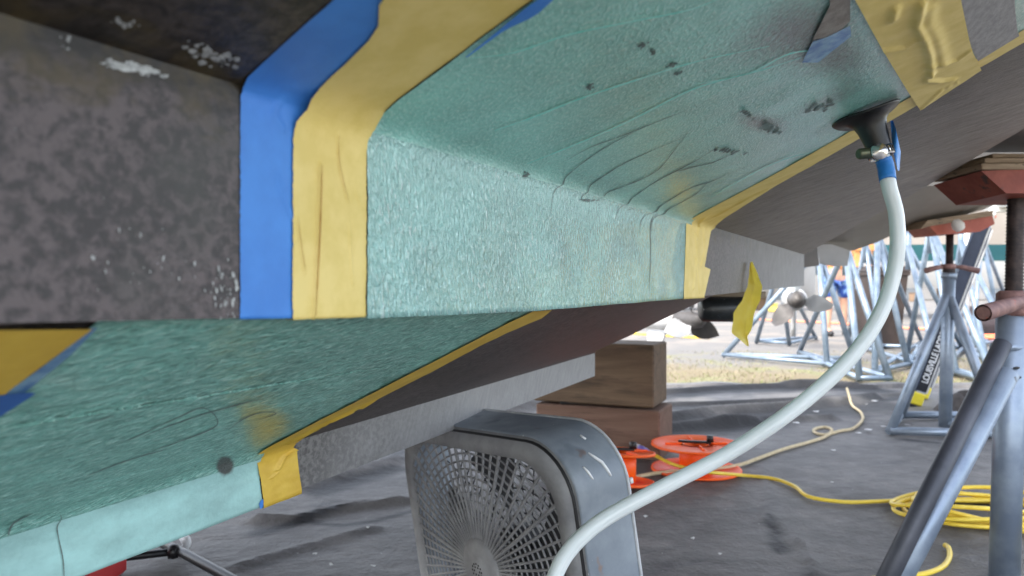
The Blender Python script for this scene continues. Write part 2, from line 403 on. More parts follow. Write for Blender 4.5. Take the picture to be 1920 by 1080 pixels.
# lower bottom panel, its far end traced along the turn of the hull
far = [(1118, 657), (1178, 631), (1238, 601), (1300, 572), (1345, 550)]
fq = [S2.inv(*p) for p in far]
fpts = sorted([(a, N2 + b) for a, b in fq])
s2e = 1.897
far_s = [(s2e, N2)] + [(fq[i][0], N2 + fq[i][1]) for i in range(len(fq))]
mb = MB()
T_ = lambda i: SA + (s2e - SA) * i
def smax(n):                                  # how far along the panel reaches at a given n
    ns = [a[1] for a in far_s]; sl = [a[0] for a in far_s]
    z = sorted(zip(ns, sl)); return interp([a for a, b in z], [b for a, b in z], n)
def P2p(i, j):
    n = N2 + (N1 - NW - N2) * j; sm = max(smax(n), 1.5); sm = sm if n < -.40 else max(sm, 1.6); s = SA + (sm - SA) * i; return s, n
for_far = [round(x[0], 3) for x in far_s]
mb.grid(lambda i, j: sn(P2p(i, j)[0], P2p(i, j)[1], P2z(*P2p(i, j))), 80, 20, 0, lambda i, j: (P2p(i, j)[0], P2p(i, j)[1] - N2))
mb.grid(lambda i, j: sn(P2p(1, j)[0] + .02 * i, P2p(1, j)[1], P2z(*P2p(1, j)) + .5 * i), 1, 20, 0, lambda i, j: (2.0, i))
mb.grid(lambda i, j: sn(T_(i), -.75 - .7 * j, zb2(T_(i)) - .1 * j), 20, 3, 0, lambda i, j: (T_(i), j))
mb.grid(lambda i, j: sn(T_(i), -1.45 - 1.4 * j, zb2(T_(i)) - .1 + .6 * j), 20, 3, 0, lambda i, j: (T_(i), j))
mb.grid(lambda i, j: sn(s2e - .005 + .1 * i, -.75 - .7 * j, zb2(s2e) - .1 * j + .5 * i), 3, 3, 0, lambda i, j: (2 + i, j))
mb.grid(lambda i, j: sn(s2e + 1.6 * i, -.5 - 2.1 * (1 - .5 * i) * j, .96 + .02 * i), 6, 3, 0, lambda i, j: (2 + i, j))  # unseen inboard slab added to shade the timber blocks
mb.build('lower_bottom_panel', M_h2, boat)
mb = MB()
mb.grid(lambda i, j: sn(T_(i), N2, zt2(T_(i)) + (zb2(T_(i)) - zt2(T_(i))) * j), 90, 5, 0, lambda i, j: (T_(i), -.07 * j))
mb.grid(lambda i, j: sn(T_(i), N2 - .02 * j, zb2(T_(i))), 90, 1, 0, lambda i, j: (T_(i), -.07 - .02 * j))
mb.grid(lambda i, j: sn(s2e, N2 - .05 * i, zt2(s2e) + (zb2(s2e) - zt2(s2e)) * j), 1, 2, 0, lambda i, j: (s2e, j))
mb.build('strake', M_f2, boat)
# flat outboard of the chine that the near stand carries
mb = MB()
q = [at(1800, 316, 1.93), at(2080, 290, 1.93), at(2080, 190, 1.38), at(1935, 225, 1.50)]
zc = 1.1
q = [Vector((p.x, p.y, zc + .002 * k)) for k, p in enumerate(q)]
mb.loft([q, [p + Vector((0, 0, .4)) for p in q]], sm=False)
mb.build('chine_flat', mat('chine_flat_paint', (.10, .095, .09), (.15, .14, .135), 6, .5, bs=.2), boat)

# --- stains and patch colours come from traced spots
def blob(px, py, cx, cy, rx, ry, ang=0):
    a = R(ang); dx, dy = px - cx, py - cy; x = dx * math.cos(a) + dy * math.sin(a); y = -dx * math.sin(a) + dy * math.cos(a)
    d = (x / rx) ** 2 + (y / ry) ** 2; return math.exp(-d * 1.3) if d < 6 else 0
def stain_attr(o, fn):
    me = o.data; loc = Vector(o['_loc']); a = me.color_attributes.new('stain', 'FLOAT_COLOR', 'POINT')
    for v in me.vertices:
        p = v.co + loc
        if p.y < .05: c = (0, 0, 0)
        else: c = fn(*proj(p))
        a.data[v.index].color = (min(1, c[0]), min(1, c[1]), min(1, c[2]), 1)
def ribbon(mb, S, pix, wpx, off, m, r=0.0, taper=True):      # a drawn line lying on the surface
    P = catmull([Vector((a, b, 0)) for a, b in pix], 6); L = []
    for k, p in enumerate(P):
        t = P[min(k + 1, len(P) - 1)] - P[max(k - 1, 0)]; t = Vector((t.x, t.y, 0)).normalized(); nn = Vector((-t.y, t.x, 0))
        w_ = wpx * .5 * (1 if not taper else min(1, .25 + 3 * min(k, len(P) - 1 - k) / len(P)))
        w_ *= .8 + .5 * noise.noise(Vector((p.x * .05, p.y * .05, 3)))
        a, b = S.inv(*(p + nn * w_).xy), S.inv(*(p - nn * w_).xy)
        L.append([S.pt(a[0], a[1], off, r), S.pt(b[0], b[1], off, r)])
    mb.loft(L, m, closed=False, caps=False)
# upper patch ---------------------------------------------------
pl = edge_fn(S1, [(683, 596), (684, 400), (683, 262), (697, 226), (740, 185), (985, 2), (1045, -40)])
pr = edge_fn(S1, [(1290, 560), (1292, 480), (1293, 420), (1310, 404), (1440, 336), (1515, 292), (1700, 186), (1830, 108), (1920, 52), (2000, 5)])
prT = lambda u: pr(u)
UM = .52
mb = MB()
R1 = .018
def us_face(j): return -1.45 + 1.45 * j
def uj(j):
    return -1.5 + 1.42 * (j / .4) if j < .4 else -.08 + .22 * ((j - .4) / .2) if j < .6 else .14 * 1 + (UM - .14) * ((j - .6) / .4)
def pd(s, u):
    if u < 0: return .0005 * noise.noise(Vector((s * 14, u * 3, 0)))
    return .0008 * noise.noise(Vector((s * 22, u * 22, 0))) + .0004 * noise.noise(Vector((s * 90, u * 60, 5)))
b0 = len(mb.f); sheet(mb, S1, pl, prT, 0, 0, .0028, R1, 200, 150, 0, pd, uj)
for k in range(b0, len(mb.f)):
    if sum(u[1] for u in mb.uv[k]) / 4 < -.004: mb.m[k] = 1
# pen lines, seams, spots
pens = [
 [(1062, 294), (1105, 270), (1160, 250), (1210, 230), (1286, 200)],
 [(1027, 405), (1035, 355), (1060, 325), (1110, 285), (1160, 255), (1215, 228)],
 [(1280, 252), (1180, 295), (1130, 325), (1096, 350), (1085, 372), (1100, 378)],
 [(1291, 238), (1262, 277), (1230, 315), (1180, 340), (1130, 358), (1118, 368)],
 [(1150, 410), (1160, 385), (1190, 362), (1230, 335), (1300, 298), (1345, 270)],
 [(1255, 320), (1300, 308), (1335, 300), (1370, 284)],
 [(1195, 440), (1200, 410), (1225, 390), (1290, 350), (1335, 335), (1365, 320)],
 [(1217, 440), (1220, 412), (1240, 395), (1300, 362), (1325, 338)]]
for p in pens: ribbon(mb, S1, p, 1.6, .0036, 2, R1)
ribbon(mb, S1, [(1226, 395), (1216, 420), (1216, 480), (1213, 548)], 1.6, .0036, 2, R1)
for p, wd in (([(925, 236), (1000, 210), (1080, 178), (1200, 138), (1310, 105), (1440, 78)], 3.4), ([(985, 300), (1080, 262), (1180, 218), (1300, 158), (1420, 125), (1500, 100)], 3.6), ([(880, 98), (960, 88), (1060, 55), (1180, 30), (1290, 8), (1360, -20)], 3.2), ([(1300, 150), (1400, 130), (1480, 92), (1560, 86)], 3.0), ([(1330, 366), (1420, 315), (1480, 290), (1515, 283)], 3)):
    ribbon(mb, S1, p, wd, .0042, 3, R1)
for a in ((1201, 76, 9, 5, -20), (1221, 88, 7, 4, 60), (1258, 112, 14, 5, -20), (1104, 153, 9, 5, -20), (1438, 234, 34, 11, 15), (1395, 205, 20, 3, 35), (1366, 278, 34, 3.5, 10), (1530, 195, 45, 10, -18), (1098, 375, 15, 3, 5), (1270, 128, 10, 3, -20), (975, 322, 5, 9, 10)):
    for q in range(16):
        dx, dy = random.gauss(0, .42) * a[2], random.gauss(0, .42) * a[3]; g = R(a[4])
        spot(mb, S1, a[0] + dx * math.cos(g) - dy * math.sin(g), a[1] + dx * math.sin(g) + dy * math.cos(g), a[2] * .09 + 2.2, a[3] * .12 + .8, -32, .0037 + .00006 * q, 2, R1, 9, .4)
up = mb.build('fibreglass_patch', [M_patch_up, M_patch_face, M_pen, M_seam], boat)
def st1(x, y):
    r_ = .85 * blob(x, y, 1500, 60, 150, 95, -20) + .55 * blob(x, y, 1590, 120, 80, 60, 0) + .7 * blob(x, y, 1430, 232, 70, 22, 15) + .6 * blob(x, y, 1540, 195, 90, 22, -20) + .45 * blob(x, y, 1260, 300, 170, 70, -25) + .35 * blob(x, y, 1250, 110, 200, 80, -20)
    r_ += .4 * blob(x, y, 1080, 330, 120, 30, 12)
    g_ = .55 * blob(x, y, 1272, 355, 60, 42, -30)
    b_ = .5 * blob(x, y, 1000, 345, 330, 26, 15.5) + .3 * blob(x, y, 1600, 110, 90, 60)
    return (r_ * .75, g_, b_)
stain_attr(up, st1)

# lower patch ---------------------------------------------------
def inv2(px, py): return S2.inv(px, py)
ql = edge_fn(S2, [(163, 611), (100, 668), (0, 745), (-80, 805)])
qr = edge_fn(S2, [(490, 950), (484, 900), (482, 866), (500, 838), (560, 806), (680, 742), (800, 680), (950, 604), (1010, 582)])
uj2 = lambda j: -1.4 + 1.35 * (j / .3) if j < .3 else -.05 + .12 * ((j - .3) / .2) if j < .5 else .07 + (N1 - NW - N2 - .07 + .012) * ((j - .5) / .5)
qlf = lambda u: -.4 if u < S2.inv(-80, 805)[1] else ql(u)
mb = MB(); b0 = 0; sheet(mb, S2, qlf, qr, 0, 0, .0028, .03, 240, 160, 0, lambda s, u: .0003 * noise.noise(Vector((s * 9, u * 2, 2))) if u < 0 else .0012 * noise.noise(Vector((s * 30 + u * 14, u * 70 - s * 14, 2))) + .0008 * noise.noise(Vector((s * 12, u * 12, 0))), uj2)
for k in range(len(mb.f)):
    if sum(u[1] for u in mb.uv[k]) / 4 < -.008: mb.m[k] = 1
for p in ([(222, 820), (250, 812), (330, 775), (380, 757), (404, 790), (330, 822), (290, 836), (252, 852)], [(260, 812), (350, 778), (440, 752), (500, 738)], [(425, 800), (455, 778), (490, 766), (515, 769), (480, 782)], [(160, 785), (215, 768)], [(160, 885), (230, 858), (320, 832)]):
    ribbon(mb, S2, p, 2.0, .0038, 2, .03)
ribbon(mb, S2, [(106, 955), (100, 980), (106, 1010), (114, 1050), (116, 1088)], 3.2, .0038, 2, .03)
ribbon(mb, S2, [(0, 992), (25, 972), (60, 955)], 2.4, .0038, 2, .03)
spot(mb, S2, 490, 944, 8, 9, 0, .0044, 5, .03, 10, .2)
lo_ = mb.build('fibreglass_patch', [M_patch_low, M_patch_low_face, M_pen, M_seam, M_bare, M_blue], boat)
def st2(x, y):
    return (.30 * blob(x, y, 900, 620, 200, 70, -20) + 1.5 * blob(x, y, 422, 873, 17, 19), .62 * blob(x, y, 505, 805, 66, 38, -30) + .5 * blob(x, y, 470, 770, 50, 30, 0), .55 * blob(x, y, 110, 715, 90, 14, 10) + .5 * blob(x, y, 60, 560, 10, 10))
stain_attr(lo_, st2)

# tapes ---------------------------------------------------------
def ridge(S, lines):                          # wrinkles in tape, as raised creases
    L = []
    for pts, wd, h in lines:
        q = [S.inv(*p) for p in pts]; q = [(a, b * .14 if b < 0 else b) for a, b in q]; L.append((q, wd, h))
    def f(s, u):
        v = u * .14 if u < 0 else u; t = 0
        for q, wd, h in L:
            best = 9
            for a, b in zip(q, q[1:]):
                dx, dy = b[0] - a[0], b[1] - a[1]; l2 = dx * dx + dy * dy + 1e-12; k = max(0, min(1, ((s - a[0]) * dx + (v - a[1]) * dy) / l2))
                best = min(best, math.hypot(s - a[0] - k * dx, v - a[1] - k * dy))
            t += h * math.exp(-(best / wd) ** 2)
        return t + .0004 * noise.noise(Vector((s * 60, v * 60, 1)))
    return f
bl = edge_fn(S1, [(449, 610), (449, 300), (450, 163), (462, 145), (540, 72), (622, 0), (670, -40)])
br = edge_fn(S1, [(552, 610), (551, 300), (556, 230), (590, 190), (716, 95), (716, 42), (712, 0), (725, -40)])
mb = MB(); sheet(mb, S1, bl, br, -1.5, .30, .0006, .010, 24, 130, 0, ridge(S1, [([(520, 190), (512, 215), (530, 245)], .0015, .0015), ([(517, 330), (530, 370), (548, 410)], .0012, .0012)]))
mb.build('masking_tape', M_blue, boat)['label'] = 'blue masking tape strip at the left end of the upper patch'
yl = edge_fn(S1, [(545, 610), (546, 300), (548, 225), (565, 190), (600, 160), (710, 52), (706, 20), (712, 0), (745, -40)])
yr = edge_fn(S1, [(683, 610), (684, 400), (683, 262), (697, 226), (740, 185), (985, 2), (1045, -40)])
cr = [([(596, 310), (594, 380), (592, 440), (588, 520), (584, 594)], .0011, .0022), ([(627, 250), (632, 310), (648, 375)], .001, .0014), ([(651, 420), (654, 480), (657, 530)], .001, .001), ([(552, 410), (560, 470), (568, 510)], .001, .0012), ([(664, 360), (676, 390)], .001, .0008)]
mb = MB(); sheet(mb, S1, yl, yr, -1.5, .34, .0017, .026, 70, 150, 0, ridge(S1, cr))
for p in ([(597, 310), (595, 380), (593, 440), (589, 520), (585, 592)],): ribbon(mb, S1, [(a - 1.5, b) for a, b in p], 2.2, .0042, 1, .026)
for p in ([(627, 250), (631, 310), (646, 375)], [(552, 410), (560, 470), (568, 512)]): ribbon(mb, S1, p, .9, .0033, 1, .026)
mb.build('masking_tape', [M_yel, M_crease], boat)['label'] = 'wide creased yellow masking tape at the left end of the upper patch'
# blue tape peeping from under the patch edge at the top
def pad_poly(S, pix, off, r=0.0, n=10, disp=None):            # pix: left edge pts, right edge pts -> loft
    m_ = MB(); A = [S.inv(*p) for p in pix[0]]; B = [S.inv(*p) for p in pix[1]]
    def along(Q, t):
        x = t * (len(Q) - 1); k = min(int(x), len(Q) - 2); f = x - k; return (Q[k][0] * (1 - f) + Q[k + 1][0] * f, Q[k][1] * (1 - f) + Q[k + 1][1] * f)
    def P(i, j):
        a, b = along(A, j), along(B, j); s = a[0] * (1 - i) + b[0] * i; u = a[1] * (1 - i) + b[1] * i
        return S.pt(s, u, off + (disp(s, u) if disp else 0), r)
    def UV(i, j):
        a, b = along(A, j), along(B, j); return (a[0] * (1 - i) + b[0] * i, a[1] * (1 - i) + b[1] * i)
    m_.grid(P, n, n, 0, UV); return m_
pad_poly(S1, ([(870, 97), (925, 52), (985, 2), (1040, -35)], [(872, 98), (945, 45), (1000, 20), (1060, -35)]), .0038).build('masking_tape', M_blue, boat)['label'] = 'sliver of blue tape beside the wide yellow tape'
# yellow tape along the right end of the upper patch
tl = edge_fn(S1, [(1278, 562), (1281, 480), (1283, 418), (1290, 410), (1310, 398), (1434, 332), (1509, 290), (1690, 186), (1831, 104), (1920, 48), (2000, 0)])
tr = edge_fn(S1, [(1316, 562), (1318, 500), (1329, 505), (1330, 432), (1336, 424), (1357, 406), (1458, 342), (1519, 308), (1620, 250), (1720, 192), (1837, 121), (1920, 73), (2000, 27)])
cr2 = [([(1300, 440), (1303, 480), (1296, 540)], .004, .003), ([(1315, 430), (1318, 470), (1310, 500)], .003, .003), ([(1300, 480), (1306, 520), (1308, 548)], .003, .002), ([(1320, 405), (1306, 425), (1303, 445)], .003, .004), ([(1340, 402), (1400, 368), (1440, 350)], .003, .003)]
mb = MB(); sheet(mb, S1, tl, tr, -1.5, .58, .0036, .014, 44, 300, 0, ridge(S1, cr2)); mb.build('masking_tape', M_yel, boat)['label'] = 'long yellow tape down the right end of the upper patch'
# wide yellow tape and grey cloth tape at the top right
crw = [([(1722, -10), (1712, 32), (1728, 60), (1738, 90), (1742, 128)], .004, .004), ([(1737, 0), (1735, 30), (1752, 60), (1765, 110)], .006, .0025), ([(1738, 125), (1732, 140), (1760, 142), (1785, 138)], .004, .003), ([(1672, 0), (1668, 22)], .004, .003), ([(1640, 85), (1690, 78), (1715, 60)], .004, .0022), ([(1730, 112), (1790, 102), (1815, 82)], .003, .0022), ([(1724, 195), (1760, 160), (1790, 145)], .003, .002)]
wy = pad_poly(S1, ([(1578, -50), (1612, 12), (1650, 82), (1700, 165), (1722, 198)], [(1788, -50), (1803, 20), (1812, 62), (1818, 84), (1836, 122)]), .0075, 0, 70, ridge(S1, crw))
wy.build('masking_tape', M_yel, boat)['label'] = 'widest wrinkled yellow tape at the top right'
pad_poly(S1, ([(1786, -50), (1801, 20), (1812, 70), (1830, 106)], [(1895, -50), (1899, 10), (1903, 45), (1907, 58)]), .0062, 0, 12).build('grey_tape', M_grey_tape, boat)
pad_poly(S1, ([(1520, 68), (1545, 60), (1590, 38)], [(1500, 108), (1530, 108), (1592, 58)]), .0052, 0, 8).build('masking_tape', M_bluew, boat)['label'] = 'scrap of blue tape sealed under the resin'
pad_poly(S1, ([(1548, -50), (1552, 0), (1520, 65)], [(1590, -50), (1590, 30), (1560, 60)]), .0048, 0, 8).build('bare_spot', M_bare, boat)
# lower tapes
zl = edge_fn(S2, [(490, 950), (484, 900), (476, 864), (475, 852), (500, 832), (560, 800), (680, 738), (800, 676), (950, 598), (980, 584), (1030, 560)])
zr = edge_fn(S2, [(562, 925), (555, 880), (551, 838), (560, 820), (600, 792), (680, 757), (685, 752), (800, 694), (900, 640), (950, 616), (1012, 590), (1050, 560)])
mb = MB(); sheet(mb, S2, zl, zr, -1.4, N1 - NW - N2, .0050, .02, 20, 160, 0, ridge(S2, [([(560, 830), (530, 850), (515, 880)], .003, .004), ([(540, 822), (620, 780), (690, 748)], .004, .004), ([(515, 885), (505, 895)], .002, .002)]))
mb.build('masking_tape', M_yeld, boat)['label'] = 'yellow tape down the right end of the lower patch'
pad_poly(S2, ([(165, 600), (100, 655), (0, 728), (-60, 775)], [(178, 600), (125, 655), (0, 757), (-60, 800)]), .0044, 0, 10).build('masking_tape', M_bluew, boat)['label'] = 'blue tape edging the lower patch'
pad_poly(S2, ([(-60, 600), (-60, 660), (-60, 700), (-60, 770)], [(168, 600), (100, 650), (30, 702), (-55, 770)]), .0052, 0, 10).build('masking_tape', M_yeld, boat)['label'] = 'yellow tape left of the lower patch'
pad_poly(S2, ([(-40, 730), (0, 722), (50, 718)], [(-40, 790), (0, 760), (62, 720)]), .0058, 0, 10).build('masking_tape', mat('masking_blue_dark', (.03, .12, .40), (.04, .15, .48), 20, .5), boat)['label'] = 'dark blue tape end at the left edge'
# loose flap of yellow tape hanging from the strake
Lf = [(1407, 491), (1404, 512), (1402, 535), (1391, 564), (1375, 587), (1372, 624), (1394, 643), (1401, 649)]
Rf = [(1411, 491), (1421, 514), (1429, 538), (1425, 564), (1413, 591), (1409, 620), (1401, 630), (1404, 649)]
mb = MB(); Dd = 1.88
def flap(i, j):
    x = j * 7; k = min(int(x), 6); f = x - k
    a = [Lf[k][q] * (1 - f) + Lf[k + 1][q] * f for q in (0, 1)]; b = [Rf[k][q] * (1 - f) + Rf[k + 1][q] * f for q in (0, 1)]
    c = [a[q] * (1 - i) + b[q] * i for q in (0, 1)]
    fo_ = .3 + .5 * j
    return at(c[0] + 1.5 * noise.noise(Vector((i * 3, j * 9, 0))), c[1], Dd - .02 * math.sin(j * 3.6) - .035 * abs(i - fo_) + .004 * noise.noise(Vector((i * 3, j * 12, 2))))
mb.grid(flap, 14, 40); mfl = mat('loose_yellow_tape', (.80, .62, .08), (.86, .72, .16), 30, .45); ft = mfl.node_tree
tr_ = N(ft, 'ShaderNodeBsdfTranslucent', Color=(.95, .80, .12, 1)); mx = N(ft, 'ShaderNodeMixShader', Fac=.5); ft.links.new(ft.nodes['Principled BSDF'].outputs[0], mx.inputs[1]); ft.links.new(tr_.outputs[0], mx.inputs[2]); ft.links.new(mx.outputs[0], ft.nodes['Material Output'].inputs[0])
mb.build('loose_tape', mfl, boat)
# black outlet pipe under the strake end
mb = MB(); ax_ = (at(1425, 580, 2.35) - at(1312, 579, 2.35)).normalized()
P0 = at(1312, 579, 2.35); mb.lathe([(0, 0), (.030, 0), (.040, .008), (.0405, .03), (.0405, .15), (.036, .158), (0, .158)], P0, ax_, 28)
mb.build('outlet_pipe', mat('black_pipe', (.015, .018, .02), (.03, .035, .04), 30, .35, spots=[((.45, .48, .5), 90, .68, .03)]), boat)
mb = MB(); mb.box(at(1372, 553, 2.37), .20, .06, .022, bev=.003); mb.build('backing_board', mat('backing_board_wood', (.22, .17, .12), (.33, .27, .20), 20, .7, stretch=(.2, 1, 1)), boat)

# ------------------------------------------------------------------ neighbouring hull beyond
hull2 = thing('boat_hull', 'pale grey boat hull beyond, resting on the orange stand pads', 'boat', (2.2, 4.2, 0))
M_far = mat('weathered_grey_hull', (.28, .25, .22), (.34, .31, .275), 3, .5, bs=.15, bscale=40, lo=.35, hi=.65)
pA = [at(1500, 470, 4.6), at(1600, 470, 4.4), at(1640, 456, 4.25), at(1706, 426, 4.0)]
pE = [at(1500, 380, 3.5), at(1600, 380, 3.3), at(1690, 352, 3.15), at(1785, 346, 3.25)]
pB = [at(1706, 426, 4.0), at(1790, 408, 3.95), at(1842, 394, 3.95), at(1893, 371, 3.95), at(2000, 340, 3.95)]
pF = [at(1785, 346, 3.25), at(1840, 330, 3.2), at(1900, 320, 3.15), at(1960, 310, 3.1), at(2080, 290, 3.0)]
mb = MB(); mb.loft([pA, pE], 0, False, False, False); mb.build('bottom_panel', M_far, hull2)
mb = MB(); mb.loft([pB, pF], 0, False, False, False); mb.build('chine_panel', M_far, hull2)
mb = MB(); up2 = Vector((0.1, .25, .7)); bk = pA + pB[1:]; mb.loft([bk, [p + up2 for p in bk]], 0, False, False, False)
fr = pE + pF[1:]; mb.loft([fr, [p + Vector((0, -.05, .8)) for p in fr]], 0, False, False, False)
mb.loft([[p + Vector((0, -.05, .8)) for p in fr][:4] , [p + up2 for p in bk][:4]], 0, False, False, False)
mb.build('topside', M_far, hull2)
mb = MB(); q = [(1531, 460), (1537, 492), (1560, 499), (1589, 499), (1594, 470), (1560, 458)]
mb.loft([[at(a, b, 4.1) for a, b in q], [at(a, b, 4.1) + Vector((.02, .14, .01)) for a, b in q]], sm=False)
mb.build('strake_end', mat('pale_strake', (.36, .36, .37), (.42, .42, .43), 5, .5), hull2)
mb = MB(); q = [(1490, 470), (1505, 502), (1536, 498), (1532, 462)]
mb.loft([[at(a, b, 3.6) for a, b in q], [at(a, b, 3.6) + Vector((.05, .3, .01)) for a, b in q]], sm=False)
mb.build('keel_block', mat('dark_keel', (.09, .08, .075), (.13, .115, .105), 5, .5), hull2)

# ------------------------------------------------------------------ ground
def ngrid(mb, fn, nu, nv): mb.grid(fn, nu, nv, 0, lambda i, j: (fn(i, j)[0], fn(i, j)[1]))
m_g, t, b = nt('gravel_yard'); v = coords(t, 'UV')
vor = N(t, 'ShaderNodeTexVoronoi'); vor.inputs['Scale'].default_value = 45; t.links.new(v, vor.inputs['Vector'])
cg = mixc(t, ramp(t, noise_n(t, v, 90, 5, .7), .35, .65), (.10, .095, .09), (.21, .20, .19))
straw = mixc(t, ramp(t, noise_n(t, v, 60, 5, .7), .4, .6), (.20, .17, .115), (.17, .13, .065)); green = mixc(t, ramp(t, noise_n(t, v, 60, 4), .4, .6), (.13, .15, .055), (.24, .21, .12))
sx = N(t, 'ShaderNodeSeparateXYZ'); t.links.new(v, sx.inputs[0])
yy = math_n(t, 'ADD', sx.outputs[1], math_n(t, 'MULTIPLY', noise_n(t, v, .9, 5), 3.0))
col = mixc(t, ramp(t, yy, 9.2, 8.0), cg, straw); col = mixc(t, math_n(t, 'MULTIPLY', ramp(t, noise_n(t, v, 2.1, 5, .6), .52, .62), ramp(t, yy, 10.5, 9.0)), col, green)
col = mixc(t, math_n(t, 'MULTIPLY', ramp(t, noise_n(t, v, 1.2, 4), .5, .6), ramp(t, yy, 10, 12)), col, (.22, .195, .17))
t.links.new(col, b.inputs['Base Color']); b.inputs['Roughness'].default_value = .95; bump(t, b, noise_n(t, v, 70, 5, .7), .7, .012)
mb = MB()
ngrid(mb, lambda i, j: Vector((-250 + 500 * i, -250 + 500 * j, -.006)), 4, 4)
g = mb.build('ground', m_g); g['kind'] = 'structure'
# grass tufts and straw along the edge of the sheet
mb = MB(); random.seed(11)
for k in range(9000):
    y = 5.75 + 3.2 * random.random() ** 1.5; x = random.uniform(.6, 6.2)
    if noise.noise(Vector((x * 1.3, y * 1.3, 0))) < -.15: continue
    h = random.uniform(.008, .035); a = random.uniform(0, 6.28); l = random.uniform(.2, 1.3) * h; wdt = .0022 * random.uniform(.6, 1.5) * 1.5
    d = Vector((math.cos(a), math.sin(a), 0)); n_ = Vector((-d.y, d.x, 0)) * wdt; p = Vector((x, y, -.006)); b = len(mb.v)
    mb.v += [p - n_, p + n_, p + d * l + Vector((0, 0, h))]; mb.face([b, b + 1, b + 2], 0 if random.random() < .7 else 1, None, False)
o = mb.build('grass', [mat('straw', (.21, .175, .11), (.27, .23, .155), 3, .8), mat('green_grass', (.13, .16, .045), (.20, .22, .08), 3, .8)]); tag(o, 'dry straw and short grass beyond the black ground sheet', 'grass', kind='stuff')

# black ground sheet with folds
m_t, t, b = nt('weed_fabric'); v = coords(t, 'UV')
vst = coords(t, 'UV', (.7, 2.6, 1), -.35)
col = mixc(t, ramp(t, noise_n(t, v, 1.6, 6, .62, .4), .38, .62), (.085, .080, .077), (.14, .132, .126))
col = mixc(t, math_n(t, 'MULTIPLY', ramp(t, noise_n(t, v, 11, 7, .7), .48, .66), .6), col, (.19, .18, .175))
col = mixc(t, math_n(t, 'MULTIPLY', ramp(t, noise_n(t, vst, 3.2, 5, .6, .3), .56, .68), .7), col, (.045, .045, .05))
col = mixc(t, math_n(t, 'MULTIPLY', ramp(t, noise_n(t, v, 2.6, 8, .7), .50, .64), .55), col, (.24, .225, .21)); col = mixc(t, math_n(t, 'MULTIPLY', ramp(t, noise_n(t, v, 140, 3, .6), .55, .7), .5), col, (.05, .048, .048)); col = mixc(t, ramp(t, noise_n(t, v, 95, 2, .5), .735, .76), col, (.50, .49, .48))
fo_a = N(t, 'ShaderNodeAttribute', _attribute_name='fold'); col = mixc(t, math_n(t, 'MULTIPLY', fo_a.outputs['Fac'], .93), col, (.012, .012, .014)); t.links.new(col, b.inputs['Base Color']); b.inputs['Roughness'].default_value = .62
bump(t, b, math_n(t, 'ADD', noise_n(t, v, 5, 7, .62), math_n(t, 'ADD', math_n(t, 'MULTIPLY', noise_n(t, vst, 4, 3), .3), math_n(t, 'MULTIPLY', noise_n(t, v, 70, 4), .12))), .75, .03)
folds = [([(1240, 742), (1400, 732), (1560, 727), (1640, 733)], .030, .034), ([(1240, 795), (1330, 780), (1500, 770), (1640, 752)], .040, .05), ([(1240, 815), (1330, 806), (1440, 795), (1560, 790)], .03, .035), ([(1240, 765), (1400, 760), (1700, 745)], .03, .025), ([(1240, 812), (1310, 805), (1420, 800)], .03, .03), ([(480, 985), (560, 985), (640, 965), (760, 948)], .022, .024), ([(560, 920), (640, 900), (740, 870)], .05, .03), ([(1460, 990), (1490, 1010), (1530, 1085)], .012, .014), ([(1430, 880), (1450, 940), (1440, 985)], .02, .008), ([(700, 830), (880, 790), (1010, 765)], .06, .05), ([(440, 1075), (560, 1040), (700, 1000)], .02, .014)]
FL = []
for pts, wd, h in folds: FL.append(([gnd(*p) for p in pts], wd, h))
def fh(x, y):
    t = 0
    for q, wd, h in FL:
        best = 9
        for a, b in zip(q, q[1:]):
            dx, dy = b.x - a.x, b.y - a.y; l2 = dx * dx + dy * dy; k = max(0, min(1, ((x - a.x) * dx + (y - a.y) * dy) / l2))
            best = min(best, math.hypot(x - a.x - k * dx, y - a.y - k * dy))
            if best < .002: break
        if best < wd * 3: t += h * math.exp(-(best / wd) ** 2)
    return t
def tarp(i, j):
    x = -5 + 10.5 * i; y0 = -3; y = y0 + (5.72 - .03 * x + .05 * noise.noise(Vector((x * 1.1, 0, 0))) - y0) * j
    z = .004 + .006 * (1 + noise.noise(Vector((x * 1.6, y * 1.6, 0)))) + .003 * (1 + noise.noise(Vector((x * 6, y * 9, 3)))) + fh(x, y)
    if j > .985: z += .02 * (1 + noise.noise(Vector((x * 3, 7, 0))))
    return Vector((x, y, z))
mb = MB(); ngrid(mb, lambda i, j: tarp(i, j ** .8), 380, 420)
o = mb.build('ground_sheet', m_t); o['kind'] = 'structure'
dk = [([(1236, 748), (1300, 740), (1420, 735), (1560, 731), (1650, 737)], .045), ([(1236, 770), (1400, 762), (1500, 757), (1700, 752)], .03), ([(1240, 800), (1290, 796), (1380, 793), (1450, 784), (1560, 776), (1650, 765)], .06), ([(1240, 818), (1330, 812), (1440, 800)], .045), ([(1700, 830), (1760, 836)], .02), ([(640, 994), (700, 986), (745, 974), (800, 958)], .010), ([(560, 982), (600, 990), (640, 994)], .008), ([(480, 1010), (560, 990), (640, 962)], .018), ([(600, 930), (680, 905), (745, 885)], .03), ([(1440, 975), (1450, 1000), (1462, 1040)], .012), ([(720, 860), (850, 810), (1000, 770)], .10)]  # dark bands: black plastic and the shade under folds, painted into the colour
DK = [([gnd(*p) for p in a], b * (2.6 if a[0][1] < 830 else 1.5)) for a, b in dk]; fa = o.data.color_attributes.new('fold', 'FLOAT_COLOR', 'POINT')
